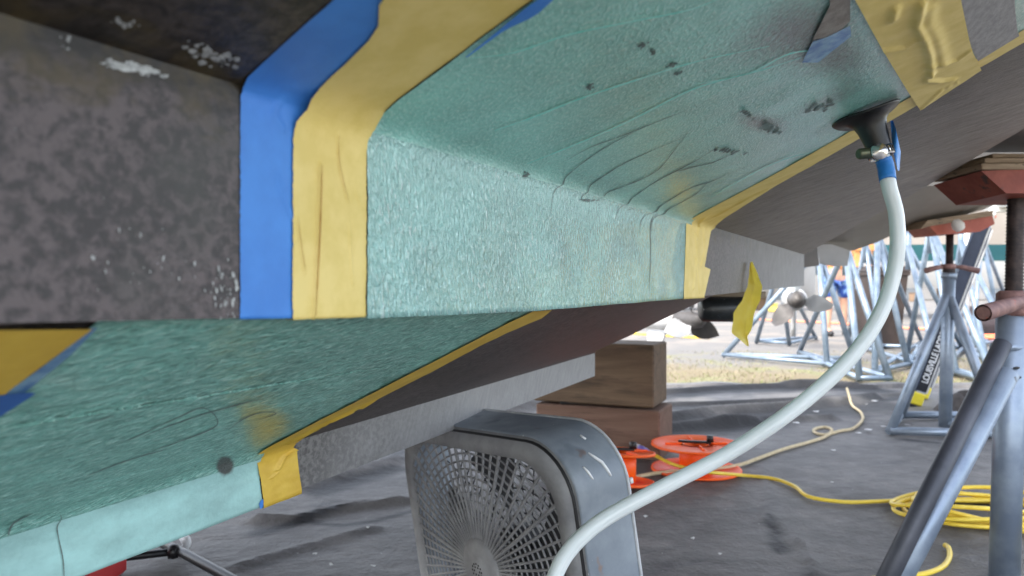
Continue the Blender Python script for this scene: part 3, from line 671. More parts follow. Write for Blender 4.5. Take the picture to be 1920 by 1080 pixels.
for vv in o.data.vertices:
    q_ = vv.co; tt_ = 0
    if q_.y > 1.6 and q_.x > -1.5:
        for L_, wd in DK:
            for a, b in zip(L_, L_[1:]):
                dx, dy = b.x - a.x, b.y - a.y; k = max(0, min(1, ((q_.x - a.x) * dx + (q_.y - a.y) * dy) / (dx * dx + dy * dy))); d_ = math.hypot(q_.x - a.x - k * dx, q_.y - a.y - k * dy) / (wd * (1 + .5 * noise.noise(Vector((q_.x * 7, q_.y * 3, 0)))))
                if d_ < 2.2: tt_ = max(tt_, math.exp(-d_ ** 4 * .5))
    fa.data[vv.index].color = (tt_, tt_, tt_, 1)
GZ = .016

# ------------------------------------------------------------------ suction cup on a clear hose
c = S1.inv(1622, 206); base = S1.pt(c[0], c[1], .0035); m_ = .356; q_ = math.sqrt(1 + m_ * m_)
axd = (sn(0, m_ / q_, 0) + Vector((0, 0, -1 / q_))); axd = (axd * .62 + (at(1651, 305, .95) - base).normalized() * .38).normalized()
hose = thing('suction_hose', 'translucent white hose hanging from a black suction cup on the patch', 'hose', tuple(base))
M_rub = mat('black_rubber', (.006, .006, .007), (.013, .012, .012), 30, .4, bs=.15, bscale=60, spots=[((.12, .10, .09), 40, .68, .1)])
mb = MB()
prof = [(.0, .002), (.0455, .0), (.047, .002), (.0450, .005), (.034, .010), (.026, .019), (.0225, .031), (.0205, .045), (.0190, .060), (.0178, .071), (.0168, .075), (.012, .075), (.011, .040)]
prof = [(a * (.80 if a > .03 else .78), b * .80) for a, b in prof]
def wob(a, r, h):
    e = max(0, (r - .024) / .022); return (r * (1 + .22 * e * abs(math.cos(a + .55)) + .05 * e * math.cos(3 * a)), h + .006 * e * math.sin(2 * a + 1.0) * (1 if h < .03 else 0) + .005 * e)
mb.lathe(prof, base, axd, 48, 0, False, wob); mb.build('suction_cup', M_rub, hose)
neck = base + axd * .060
hp = [base + axd * .040, neck, base + axd * .074, at(1667, 350, .94), at(1680, 400, .94), at(1683, 460, .94), at(1674, 520, .94), at(1652, 585, .93), at(1612, 650, .92), at(1550, 716, .91), at(1465, 785, .90), at(1360, 853, .90), at(1250, 910, .89), at(1150, 963, .88), at(1095, 1003, .87), at(1055, 1050, .86), at(1030, 1110, .85), at(1000, 1200, .84), at(930, 1330, .84)]
HP = catmull(hp, 8)
m_h, t, b = nt('translucent_hose'); b.inputs['Base Color'].default_value = (.66, .72, .70, 1); b.inputs['Roughness'].default_value = .3
b.inputs['Subsurface Weight'].default_value = .6; b.inputs['Subsurface Radius'].default_value = (.01, .01, .01); b.inputs['Subsurface Scale'].default_value = 1.0
v = coords(t, 'UV'); t.links.new(mixc(t, ramp(t, noise_n(t, v, 9, 3), .4, .6), (.64, .69, .695), (.72, .76, .765)), b.inputs['Base Color'])
mb = MB(); mb.tube(HP, [.0092 + .00012 * math.sin(k * .9) * math.sin(k * .37) for k in range(len(HP))], 28, 0); mb.build('hose_tube', m_h, hose)
mb = MB(); i0 = [k for k, p in enumerate(HP) if (p - base).length > .064][0]
i1 = [k for k, p in enumerate(HP) if proj(p)[1] > 338][0]
mb.tube([HP[i] for i in range(i0, i1 + 1)], [.0101 + .0002 * math.sin(k * 1.7) for k in range(i1 + 1 - i0)], 28, 0)
tw = mb.build('tape_wrap', mat('hose_blue_tape', (.02, .17, .52), (.03, .22, .62), 40, .45, bs=.3, bscale=90), hose)
# loose tape tail
mb = MB(); T1 = [(1676, 226), (1679, 240), (1682, 262), (1686, 285), (1689, 320)]; W1 = [5, 9, 12, 14, 3]
def tail(i, j):
    x = j * 4; k = min(int(x), 3); f = x - k; cx = T1[k][0] * (1 - f) + T1[k + 1][0] * f; cy = T1[k][1] * (1 - f) + T1[k + 1][1] * f; w_ = W1[k] * (1 - f) + W1[k + 1] * f
    return at(cx - 4 + (i - .5) * w_, cy, .945 + .006 * math.sin(i * 3 + j * 5) + .01 * j)
mb.grid(tail, 6, 24); mb.build('tape_tail', bpy.data.materials['hose_blue_tape'], hose)
# hose clamp
ce = base + axd * .0565; M_steel = mat('clamp_steel', (.55, .55, .55), (.75, .75, .75), 50, .22, 1.0, bs=.1)
mb = MB(); mb.lathe([(.0136, -.006), (.0154, -.006), (.0154, .006), (.0136, .006)], ce, axd, 40, 0, True)
cl = mb.build('hose_clamp', M_steel, hose)
x_ = axd.cross(Vector((0, 1, 0))).normalized(); y_ = axd.cross(x_)
mb = MB()
for k in range(18):
    a = 2 * math.pi * k / 18; d = x_ * math.cos(a) + y_ * math.sin(a); tt = axd.cross(d); mb.box(ce + d * .0155, .0022, .0012, .0085, (tt, d, axd), 0)
mb.build('clamp_slots', mat('clamp_slot_dark', (.012, .012, .012), None, 1, .6), cl)
sd = (Vector((-.78, -.62, 0)) - axd * axd.dot(Vector((-.78, -.62, 0)))).normalized(); st_ = axd.cross(sd)
scx = ce + sd * .0185; xl = Vector((-1, -.1, -.12)).normalized()
mb = MB(); mb.tube([scx - xl * .004, scx + xl * .002, scx + xl * .003, scx + xl * .020, scx + xl * .022], [.0068, .0072, .0066, .0070, .0052], 16); mb.build('clamp_screw', mat('clamp_housing', (.10, .12, .09), (.16, .16, .10), 60, .35, .7), cl)
mb = MB(); mb.lathe([(0, .0035), (.0045, .003), (.0062, .001), (.0105, 0), (.011, -.002), (0, -.003)], scx + Vector((.002, -.010, 0)), Vector((0, -1, .1)), 20); mb.build('clamp_screw_head', M_steel, cl)

# ------------------------------------------------------------------ box fan
th = R(52); U = Vector((-.14, -.02, .99)).normalized(); A = Vector((math.cos(th), -math.sin(th), 0)); A = (A - U * A.dot(U)).normalized(); B = U.cross(A).normalized()   # B points to the back
if B.y < 0: B = -B
U = U * .94
Fc = at(920, 1060, 1.34) + B * .0
fan = thing('box_fan', 'dusty grey box fan spattered with paint on the ground sheet', 'fan', (Fc.x, Fc.y, GZ))
HW, HD, RC = .268, .105, .105
def rrect(h, rc, n=10):
    out = []
    for (cx, cy, a0) in ((h - rc, h - rc, 0), (-(h - rc), h - rc, 90), (-(h - rc), -(h - rc), 180), (h - rc, -(h - rc), 270)):
        for k in range(n + 1):
            a = R(a0 + 90 * k / n); out.append((cx + rc * math.cos(a), cy + rc * math.sin(a)))
    return out
def floop(h, rc, d): return [Fc + A * x + U * y + B * d for x, y in rrect(h, rc)]
M_fan = mat('fan_blue_grey', (.21, .245, .29), (.30, .34, .39), 9, .38, .1, bs=.15, bscale=40, spots=[((.30, .20, .16), 14, .66, .05), ((.7, .72, .74), 45, .72, .02), ((.08, .10, .13), 7, .62, .1)])
M_dust = mat('dusty_grille', (.20, .20, .21), (.30, .30, .305), 14, .7, bs=.2, bscale=80)
mb = MB(); mb.loft([floop(HW - .004, RC, .0), floop(HW, RC, .002), floop(HW, RC, HD - .003), floop(HW + .003, RC, HD), floop(HW - .004, RC, HD + .002), floop(HW - .006, RC, HD - .01), floop(HW - .006, RC, .01), floop(HW - .004, RC, .0)], 0, True, False)
# drips of white paint on the side
M_w = mat('white_paint', (.72, .73, .74), (.8, .8, .8), 30, .5)
def side(x_px, t_): pass
def on_side(d, h): return Fc + A * (HW + .0012) + U * h + B * d
cxr = HW - RC
def on_round(ang, d): 
    a = R(ang); return Fc + A * (cxr + (RC + .001) * math.cos(a)) + U * (cxr + (RC + .001) * math.sin(a)) + B * d
mb.tube([on_round(40, .052), on_round(34, .058), on_round(28, .066), on_round(20, .070), on_round(14, .073)], [.0012, .0024, .0026, .0026, .0014], 8, 1)
mb.tube([on_round(30, .028), on_round(24, .032), on_round(17, .036)], [.0014, .002, .0014], 8, 1)
mb.tube([on_round(60, .065), on_round(54, .067)], [.0018, .0015], 8, 1)
mb.tube([on_round(6, .112), on_round(1, .113)], [.0035, .0028], 8, 1)
mb.tube([on_side(.06, .13), on_side(.062, .115)], [.0015, .001], 8, 1)

ho = mb.build('housing', [M_fan, M_w], fan)
mb = MB(); mb.tube(floop(HW + .001, RC, HD) + [floop(HW + .001, RC, HD)[0]], .0028, 8, 0, False); mb.build('rear_rim', mat('rim_bright', (.42, .44, .46), (.55, .56, .58), 20, .4), ho)
mb = MB(); l = floop(HW - .012, RC - .008, -.001); mb.tube(l + [l[0]], .003, 8, 0, False); mb.build('front_gasket', mat('black_gasket', (.015, .015, .017), None, 1, .5), ho)
mb = MB(); mb.loft([floop(HW - .005, RC - .002, .006), floop(HW - .016, RC - .01, -.008), floop(HW - .024, RC - .014, -.013), floop(HW - .042, RC - .02, -.013), floop(HW - .045, RC - .02, -.006)], 0, True, False); fg = mb.build('grille_frame', M_dust, fan)
inr = rrect(HW - .042, RC - .02, 12)
def bound(a):                                 # distance to the grille frame in direction a
    d = (math.cos(a), math.sin(a)); lo, hi = .05, .4; h, rc = HW - .042, RC - .02
    for _ in range(30):
        mid = (lo + hi) / 2; x, y = abs(d[0] * mid), abs(d[1] * mid)
        qx, qy = max(x - (h - rc), 0), max(y - (h - rc), 0); ins = math.hypot(qx, qy) <= rc and x <= h and y <= h
        if ins: lo = mid
        else: hi = mid
    return lo
def fp(r, a, d): return Fc + A * (r * math.cos(a)) + U * (r * math.sin(a)) + B * d
mb = MB()
for k in range(64):
    a = 2 * math.pi * k / 64; R1_ = bound(a)
    if R1_ < .06: continue
    mb.tube([fp(r, a + .03 * ((r - .05) / .2), -.019 + .012 * (r / R1_) ** 2) for r in [.05 + (R1_ - .045) * q / 4 for q in range(5)]], .0026 if k % 6 else .0036, 6, 0, False)
for r0 in [.07 + .0148 * q for q in range(16)]:
    pts = []; 
    for k in range(97):
        a = 2 * math.pi * k / 96; lim = bound(a) + .002; 
        if r0 <= lim: pts.append(fp(r0, a, -.017 + .010 * (r0 / lim) ** 2))
        else:
            if len(pts) > 1: mb.tube(pts, .002, 5, 0, False)
            pts = []
    if len(pts) > 1: mb.tube(pts, .002, 5, 0, False)
mb.build('front_grille', M_dust, fan)
mb = MB(); mb.lathe([(0, .030), (.018, .030), (.020, .027), (.045, .026), (.056, .020), (.058, .010), (.058, -.01), (0, -.01)], Fc, -B, 40)
for rr, nn in ((.008, 6), (.014, 12)):
    for k in range(nn):
        a = 2 * math.pi * k / nn; mb.lathe([(0, .0006), (.0018, .0005), (.0018, 0)], fp(rr, a, -.0302), -B, 8, 1)
mb.build('hub', [M_dust, bpy.data.materials['black_gasket']], fan)
# blades, motor, rear grille; shade inside the casing is put into their dark colours
M_bl = mat('fan_blade_grey', (.05, .052, .055), (.09, .092, .10), 10, .5)
for k in range(5):
    mb = MB(); a0 = 2 * math.pi * k / 5 + .25
    mb.grid(lambda i, j: fp(.045 + .165 * i, a0 + (j - .5) * (.62 + .35 * i) + .25 * i, .055 + .028 * (j - .5) * (1.5 - .5 * i)), 8, 8); mb.build('blade', M_bl, fan)
mb = MB(); mb.lathe([(0, 0), (.05, 0), (.052, .01), (.05, .05), (0, .055)], Fc + B * .05, B, 24); mb.build('motor', mat('motor_dark', (.03, .03, .035), (.05, .05, .055), 10, .5), fan)
mb = MB()
for k in range(24):
    a = 2 * math.pi * k / 24; mb.tube([fp(.05, a, HD - .01), fp(bound(a) + .03, a, HD - .012)], .0014, 5, 0, False)
for r0 in [.07 + .025 * q for q in range(8)]: mb.tube([fp(r0, 2 * math.pi * k / 48, HD - .012) for k in range(49)], .0014, 5, 0, False)
mb.build('rear_grille', mat('rear_grille_shaded', (.04, .04, .042), (.07, .07, .072), 20, .7), fan)
# feet reach the sheet
for sgn in (-1, 1):
    mb = MB(); f0 = Fc + A * (.16 * sgn) - U * HW + B * (HD / 2); mb.box(Vector((f0.x, f0.y, (f0.z + GZ) / 2 + .002)), .03, .14, max(.012, f0.z - GZ + .01), (A, B, U), 0, .003); mb.build('foot', bpy.data.materials['black_gasket'], fan)
# ------------------------------------------------------------------ timber blocks
def wood(name, c1, c2, c3, ax):
    m, t, b = nt(name); st = [10, 10, 10]; st[ax] = 1.0; v = coords(t, 'Object', tuple(st), R(24))
    col = mixc(t, ramp(t, noise_n(t, v, 2.2, 8, .65, .8), .35, .65), c1, c2); v2 = coords(t, 'Object')
    wv = N(t, 'ShaderNodeTexWave'); wv.inputs['Scale'].default_value = .9; wv.inputs['Distortion'].default_value = 9; wv.inputs['Detail'].default_value = 3; t.links.new(v, wv.inputs['Vector'])
    col = mixc(t, math_n(t, 'MULTIPLY', ramp(t, noise_n(t, v, 5, 8, .7), .52, .64), .6), col, c3)
    col = mixc(t, ramp(t, noise_n(t, v2, 14, 3), .70, .74), col, (.03, .022, .015))
    t.links.new(col, b.inputs['Base Color']); b.inputs['Roughness'].default_value = .8; bump(t, b, noise_n(t, v, 3, 6), .5, .004); return m
def block(name, cx, x0, x1, ytop, ybot, D, rot, dep, m, label, z0=None):
    p0, p1 = at(x0, ybot, D), at(x1, ybot, D); X = Vector((math.cos(rot), math.sin(rot), 0)); Y = Vector((-X.y, X.x, 0)); L = (p1.x - p0.x) / math.cos(rot)
    zt_ = CH - (ytop - 540) / FP * D; zb_ = z0 if z0 is not None else CH - (ybot - 540) / FP * D
    c_ = (p0 + X * (L / 2) + Y * (dep / 2)); mb = MB(); mb.box(Vector((c_.x, c_.y, (zt_ + zb_) / 2)), L, dep, zt_ - zb_, (X, Y, Vector((0, 0, 1))), 0, .006)
    return solo(mb, name, m, label, 'timber block', (c_.x, c_.y, zb_), 'timber keel blocks')
Mw1 = wood('timber_green', (.090, .056, .034), (.150, .100, .060), (.035, .025, .015), 0); Mw2 = wood('timber_red', (.115, .062, .042), (.17, .10, .07), (.07, .035, .025), 0)
z_mid = CH - (752 - 540) / FP * 3.5
block('timber_block', 0, 1005, 1218, 756, 838, 3.42, R(-24), .26, Mw2, 'reddish timber block at the bottom of the stack beside the orange reels', 0.004)
block('timber_block', 0, 1000, 1208, 640, 751, 3.44, R(-24), .26, Mw1, 'weathered olive-brown timber block on top of the stack', z_mid + .012)
mb = MB()
for (a, b, y) in ((1050, 1140, 754), (1150, 1205, 753)): mb.box(at((a + b) / 2, y, 3.40), (b - a) / FP * 3.4, .05, .011, None, 0, .002)
solo(mb, 'shim_strip', mat('tar_strip', (.012, .012, .012), None, 1, .7), 'black strip squeezed between the two timber blocks', 'strip', tuple(at(1120, 757, 3.4)))

# ------------------------------------------------------------------ orange cord reels
M_or = mat('orange_plastic', (.96, .10, .003), (.97, .14, .006), 8, .5); M_blk = mat('black_plastic', (.012, .012, .014), None, 1, .4)
def reel(px, py, D, r, h, tilt, label, ang=0):
    c_ = gnd(px, py); c_ = Vector(((px - 960) / FP * D, D, GZ + .004)); ax = Vector((math.sin(tilt[0]), math.sin(tilt[1]), 1)).normalized(); c_.z += r * (abs(math.sin(tilt[0])) + abs(math.sin(tilt[1]))) * .9
    o = thing('cord_reel', label, 'reel', tuple(c_), 'orange cord reels on the ground sheet')
    for z0 in (0, h):
        mb = MB(); mb.lathe([(.052, 0), (r - .012, 0), (r - .006, .004), (r, .004), (r + .001, -.004), (r - .005, -.006), (r - .014, -.004), (.052, -.004)], c_ + ax * z0, ax, 56, 0, True); mb.build('flange', M_or, o)
    mb = MB(); mb.lathe([(.050, .0), (.066, .0), (.066, h), (.050, h)], c_, ax, 40, 0, True)
    x = ax.cross(Vector((0, 1, 0))).normalized(); y = ax.cross(x)
    for k in range(4):
        a = ang + k * math.pi / 2; d = x * math.cos(a) + y * math.sin(a); mb.box(c_ + ax * (h + .004) + d * .09, .07, .008, .008, (d, ax.cross(d), ax), 0, .002)
    mb.build('drum', M_or, o)
    mb = MB(); mb.lathe([(0, h - .03), (.049, h - .03), (.049, h - .028), (0, h - .028)], c_, ax, 30); mb.build('drum_floor', M_blk, o)
    d = x * math.cos(ang + 2.9) + y * math.sin(ang + 2.9); mb = MB(); mb.box(c_ + ax * (h + .010) - d * .005, .13, .018, .010, (d, ax.cross(d), ax), 0, .003)
    mb.lathe([(0, 0), (.014, 0), (.014, .022), (.011, .026), (0, .026)], c_ + ax * (h + .012) + d * .055 * (1 if d.x > 0 else -1), ax, 20); mb.build('crank_handle', M_blk, o)
    return o
reel(1305, 0, 3.02, .178, .098, (0, 0), 'large upright orange cord reel in front of the timber blocks', 0)
reel(1158, 0, 2.76, .135, .105, (.05, .10), 'orange cord reel half hidden behind the box fan', .4)

# ------------------------------------------------------------------ cords
def cord(name, pts, r, m, label, cat, zf=None, k=8, extra=None, group=None):
    P = []
    for p in pts:
        z = p[2] if len(p) > 2 else GZ + r
        P.append(gnd(p[0], p[1], z))
    mb = MB(); CP = catmull(P, k); mb.tube(CP, r, 10)
    if extra: extra(mb)
    b = P[0].copy(); b.z = 0; return solo(mb, name, m, label, cat, tuple(b), group)
M_yc = mat('yellow_cord', (.78, .55, .045), (.85, .64, .08), 20, .4); M_tan = mat('tan_rope', (.50, .40, .24), (.60, .50, .33), 60, .8, bs=.5, bscale=300, bdist=.002)
# coil drawn as one continuous cord
coil = []
random.seed(3)
cc = gnd(1830, 975); 
seq = [(1740, 936), (1800, 934), (1870, 942), (1930, 955), (1975, 975), (1960, 1000), (1890, 1008)]
base_seq = [(p[0], p[1]) for p in [(1215, 848), (1232, 856), (1266, 872), (1320, 884), (1385, 890), (1448, 897), (1490, 912), (1516, 931), (1580, 941), (1650, 940)]]
path = [(1215, 848, .10), (1232, 856, .085), (1266, 872, .062), (1320, 884, .055), (1390, 891), (1448, 897), (1490, 912), (1516, 931), (1580, 941), (1650, 940), (1735, 936), (1830, 938)]
for k in range(7 * 12):
    a = -.9 - 2 * math.pi * k / 12; lp = k / 12; ja = .9 + .14 * math.sin(lp * 2.3) + .03 * math.sin(k * 1.3)
    P = cc + Vector((.235 * math.cos(-a + 0) * ja + .02 * math.sin(lp * 1.7), .15 * math.sin(-a) * ja + .015 * math.cos(lp * 2.9), 0)); z = GZ + .007 + .0085 * lp * (.6 + .4 * math.sin(k * .9))
    x, y = proj((P.x, P.y, z)); path.append((x, y, z))
path += [(1900, 990, .03), (2010, 1010), (2050, 1060), (1950, 1100)]
cord('extension_cord', path, .0068, M_yc, 'yellow extension cord running from the reels to a coil by the near stand', 'cord', k=5)
pl_ = thing('cord_plug', 'violet plug at the end of the yellow cord on the orange reel', 'plug', tuple(gnd(1204, 843, .10)))
P0 = gnd(1217, 849, .10); P1_ = gnd(1192, 839, .112)
mb = MB(); mb.tube([P0, P0.lerp(P1_, .25), P0.lerp(P1_, .6), P0.lerp(P1_, .8)], [.009, .014, .017, .015], 14); mb.build('plug_body', mat('violet_plug', (.16, .12, .42), (.25, .25, .55), 30, .3), pl_)
mb = MB(); mb.tube([P0.lerp(P1_, .78), P1_], [.017, .015], 14); mb.build('plug_cover', mat('clear_cover', (.6, .62, .66), (.7, .6, .6), 30, .2), pl_)
cord('extension_cord', [(1695, 1082), (1740, 1074), (1768, 1062), (1780, 1045), (1779, 1028), (1772, 1022), (1780, 1030)][:6], .0068, M_yc, 'short yellow cord end curling behind the near stand leg', 'cord')
cord('extension_cord', [(1560, 1110), (1640, 1085), (1700, 1081)], .0068, M_yc, 'yellow cord length at the bottom edge left of the near stand leg', 'cord')
cord('rope', [(1588, 728, .085), (1592, 742, .06), (1598, 760, .03), (1614, 773), (1617, 787), (1600, 803), (1575, 808), (1548, 815), (1530, 812), (1527, 805), (1545, 801), (1560, 806), (1548, 818), (1520, 828), (1470, 842), (1420, 860), (1385, 872), (1330, 880), (1260, 884), (1225, 888), (1190, 895)], .0075, M_tan, 'tan cord looping across the ground sheet behind the hose', 'cord', k=7)
M_oc = mat('orange_cord', (.85, .22, .10), (.9, .3, .15), 5, .5)
cord('extension_cord', [(1415, 598, .02), (1460, 601, .02), (1530, 604, .02), (1600, 608, .02), (1680, 614, .02), (1760, 618, .02), (1830, 622, .02)], .02, M_oc, 'thin orange cord lying far back across the gravel', 'cord')
mb = MB()
rc_ = gnd(1885, 640, .02)
for lp in range(3): mb.tube([rc_ + Vector(((.26 + .03 * lp) * math.cos(2 * math.pi * k / 24), (.3 + .03 * lp) * math.sin(2 * math.pi * k / 24), .03 * lp)) for k in range(25)], .02, 8)
solo(mb, 'cord_coil', M_oc, 'coil of orange cord on the gravel behind the near stand', 'cord coil', tuple(gnd(1885, 640)))
cord('garden_hose', [(1150, 622, .02), (1200, 626, .02), (1260, 630, .02), (1330, 634, .02)], .016, M_yc, 'yellow hose on the gravel behind the timber blocks', 'hose')

# ------------------------------------------------------------------ boat stands
def galv(name, c1, c2): return mat(name, c1, c2, 9, .42, .45, bs=.12, bscale=50, rv=.08, spots=[((.12, .13, .15), 30, .70, .04)])
M_gn = galv('galvanised_near', (.20, .25, .33), (.30, .36, .44)); M_gm = galv('galvanised_mid', (.22, .27, .34), (.32, .37, .44)); M_gf = galv('galvanised_far', (.16, .215, .28), (.25, .305, .37))
M_red = mat('red_oxide', (.20, .035, .018), (.30, .07, .04), 10, .6, bs=.4, bscale=60, spots=[((.06, .03, .025), 22, .62, .08)])
M_orp = mat('orange_pad_paint', (.34, .065, .035), (.44, .10, .055), 10, .5, spots=[((.12, .04, .03), 25, .68, .05)])
M_rust = mat('rusty_thread', (.022, .016, .016), (.06, .04, .036), 40, .6, .3, bs=.4, bscale=120)
M_rh = mat('rusty_handle', (.16, .085, .08), (.27, .15, .13), 30, .65, .2, bs=.5, bscale=90, spots=[((.40, .10, .06), 35, .66, .05)])
M_ply = mat('old_plywood', (.24, .17, .11), (.34, .25, .17), 12, .8, stretch=(1, 1, 6), spots=[((.04, .035, .03), 20, .6, .08)])
def screw(mb, a, b, r, pitch):
    L = (b - a).length; n = int(L / pitch * 2); pts = []; rr = []
    for k in range(n + 1): pts.append(a.lerp(b, k / n)); rr.append(r if k % 2 else r * .86)
    mb.tube(pts, rr, 16)
# near stand
NB = at(1886, 1086, 1.86); top = at(1897, 578, 1.86); st = thing('jack_stand', 'near grey steel jack stand with a red pad and a rusty screw handle', 'stand', (NB.x, NB.y, GZ), 'jack stands')
bx = Vector((NB.x - .004, NB.y, .12)); mb = MB(); bx.z = .02; mb.tube([bx, top], .034, 28, 0)
pp = mb.build('post', M_gn, st)
M_bmark = mat('marker_black', (.02, .02, .02), None, 1, .6)
mb = MB()
for (a, b) in ((1906, 690), (1909, 708)):
    p = at(a, b, 1.825); mb.tube([p + Vector((-.007, 0, 0)), p, p + Vector((.007, 0, .001))], [.002, .004, .002], 8)
mb.build('stencil_marks', M_bmark, pp)
mb = MB(); screw(mb, at(1900, 585, 1.86), at(1906, 366, 1.86), .0215, .0085); mb.build('screw', M_rust, st)
mb = MB(); mb.lathe([(.024, -.01), (.036, -.01), (.038, .006), (.036, .045), (.028, .052), (.024, .052)], at(1899, 584, 1.86), (0, 0, 1), 28)
h0, h1 = at(1930, 562, 1.85), at(1843, 587, 1.72); mb.tube([h0, h0.lerp(h1, .3), h0.lerp(h1, .6), h0.lerp(h1, .9), h1], [.012, .0165, .0185, .0195, .0195], 20, 0, False); mb.tube([h1, h0.lerp(h1, .8)], [.0150, .012], 20, 0, True)
mb.tube([at(1925, 573, 1.88), at(2010, 560, 1.98)], [.02, .026], 18); mb.build('handle', M_rh, st)
for nm, (fx, fy, fD, a, aD) in enumerate(((1612, 1230, 1.56, (1880, 645), 1.84), (1640, 1240, 1.60, (1890, 700), 1.815), (2120, 1180, 1.75, (1897, 690), 1.90))):
    f = at(fx, fy, fD); f.z = GZ + .012; a_ = at(a[0], a[1], aD); f = a_ + (f - a_); mb = MB(); mb.tube([a_, f], [.025 if nm != 0 else .021] * 2, 24); mb.build('leg', mat('leg_dark', (.055, .06, .075), (.085, .09, .11), 9, .5, .3) if nm == 0 else M_gn, st)
mb = MB(); mb.lathe([(.034, 0), (.0375, .004), (.038, .008), (.0345, .013)], at(1888, 655, 1.86), (0, 0, 1), 40, 0, False, lambda a, r, h: (r + .0008 * math.sin(a * 17), h + .001 * math.sin(a * 11))); mb.build('weld_bead', M_gn, pp)
# pad
mb = MB(); D0 = 1.86
q = [at(1797, 331, D0), at(1842, 371, D0), at(2010, 371, D0), at(2060, 322, D0)]; mb.loft([[p + Vector((0, -.09, 0)) for p in q], [p + Vector((0, .11, -.006)) for p in q]], sm=False); mb.build('pad', M_red, st)
ply = MB()
for k, (a, b, y0, y1) in enumerate(((1796, 2080, 318, 329), (1806, 2080, 307, 316.5), (1825, 2080, 298, 305.5))):
    cx = (a + b) / 2; h_ = (y1 - y0) / FP * D0; dz = at(cx, (y0 + y1) / 2, D0)
    m1 = MB(); m1.box(Vector((dz.x, D0 + .01, dz.z)), (b - a) / FP * D0, .21 - .02 * k, h_, None, 0, .002)
    solo(m1, 'plywood_shim', M_ply, ('lowest tan plywood shim directly on the near red pad', 'middle plywood shim of the stack on the near red pad', 'topmost dark-edged plywood shim on the near red pad')[k], 'shim', (dz.x, D0, dz.z - h_ / 2), 'plywood shims')
# middle stand
MD = 3.86; mc = gnd(1772, 806, 0.004)
st = thing('jack_stand', 'middle grey steel jack stand with an orange pad and winged nut, behind the hose', 'stand', (mc.x, mc.y, GZ), 'jack stands')
mb = MB(); mb.tube([Vector((mc.x, mc.y, .02)), at(1779, 520, mc.y)], .0315, 20); mb.tube([at(1779, 522, mc.y), at(1780, 512, mc.y)], .037, 20); mb.build('post', M_gm, st)
mb = MB(); mb.tube([at(1779, 515, mc.y), at(1779, 500, mc.y), at(1780, 500, mc.y), at(1781, 438, mc.y)], [.030, .030, .019, .0185], 16); mb.build('screw', M_rust, st)
mb = MB(); nz = at(1778, 500, mc.y)
mb.lathe([(.02, -.012), (.036, -.012), (.036, .014), (.02, .014)], nz, (0, 0, 1), 20)
mb.tube([nz + Vector((-.02, 0, .002)), nz + Vector((-.07, -.02, -.006)), nz + Vector((-.135, -.03, -.022))], [.008, .013, .015], 12); mb.tube([nz + Vector((.02, 0, .002)), nz + Vector((.08, .0, -.004)), nz + Vector((.15, -.02, -.024))], [.008, .013, .016], 12)
mb.build('winged_nut', M_rh, st)
feet = [(1668, 812), (1882, 818), (1688, 782), (1862, 782)]; FT = [gnd(*f, GZ + .01) for f in feet]; tp = at(1777, 548, mc.y)
for k, f in enumerate(FT):
    mb = MB(); mb.tube([tp + (f - tp).normalized() * .0, f], .022, 18); mb.build('leg', M_gm, st)
for k, (a, b) in enumerate(((0, 1), (2, 3), (0, 2), (1, 3))):
    mb = MB(); mb.tube([FT[a] + Vector((0, 0, .012)), FT[b] + Vector((0, 0, .012))], .02, 14); mb.build('base_bar', M_gm, st)
for f in (FT[1], FT[3]):
    mb = MB(); mb.tube([Vector((mc.x, mc.y, .04)), f + Vector((0, 0, .02))], .016, 14); mb.build('brace', M_gm, st)
mb = MB(); q = [at(1722, 427, 3.9), at(1737, 443, 3.9), at(1815, 437, 3.9), at(1842, 423, 3.9), at(1838, 408, 3.9), at(1730, 425, 3.9)]; mb.loft([[p + Vector((0, -.1, 0)) for p in q], [p + Vector((0, .12, 0)) for p in q]], sm=False)
mb.build('pad', M_orp, st)
mb = MB(); q = [at(1706, 432, 3.88), at(1725, 427, 3.88), at(1838, 408, 3.88), at(1840, 398, 3.88), at(1720, 416, 3.88)]; mb.loft([[p + Vector((0, -.1, 0)) for p in q], [p + Vector((0, .12, 0)) for p in q]], sm=False)
solo(mb, 'plywood_shim', M_ply, 'plywood shim between the middle orange pad and the pale hull', 'shim', tuple(at(1770, 425, 3.88)), 'plywood shims')
mb = MB(); mb.lathe([(0, 0), (.022, .004), (.030, .025), (.022, .05), (.008, .06), (0, .062)], at(1802, 431, 3.72), (-.5, -.1, .6), 16); solo(mb, 'foam_scrap', mat('pale_foam', (.6, .56, .52), (.7, .68, .64), 20, .8), 'pale scrap of foam stuck to the orange pad', 'foam', tuple(at(1802, 431, 3.72)))

# far stands: each leg, apex and base bar
far_st = [
 ((1535, 468), 7.4, [(1355, 668), (1603, 676), (1551, 686)], 'galvanised tripod stand at the left end of the background row'),
 ((1586, 462), 6.4, [(1612, 714), (1669, 713), (1498, 662)], 'galvanised tripod stand just left of the hose'),
 ((1646, 440), 7.2, [(1703, 686), (1729, 642), (1640, 700)], 'galvanised tripod stand crossed by the hose'),
 ((1703, 462), 8.0, [(1608, 650), (1806, 655), (1760, 700)], 'galvanised tripod stand just right of the hose'),
 ((1745, 425), 7.0, [(1793, 702), (1868, 722), (1700, 668)], 'galvanised tripod stand behind the middle jack stand'),
 ((1802, 452), 8.6, [(1920, 690), (1850, 676), (1770, 640)], 'galvanised tripod stand at the right end of the background row'),
 ((1622, 455), 9.2, [(1652, 652), (1590, 640), (1690, 628)], 'galvanised tripod stand in the second row close behind the hose'),
 ((1842, 445), 10.0, [(1822, 650), (1880, 640), (1910, 622)], 'galvanised tripod stand in the second row behind the near handle'),
 ((1460, 500), 9.0, [(1418, 642), (1480, 646), (1530, 634)], 'galvanised tripod stand standing behind the bright propeller')]
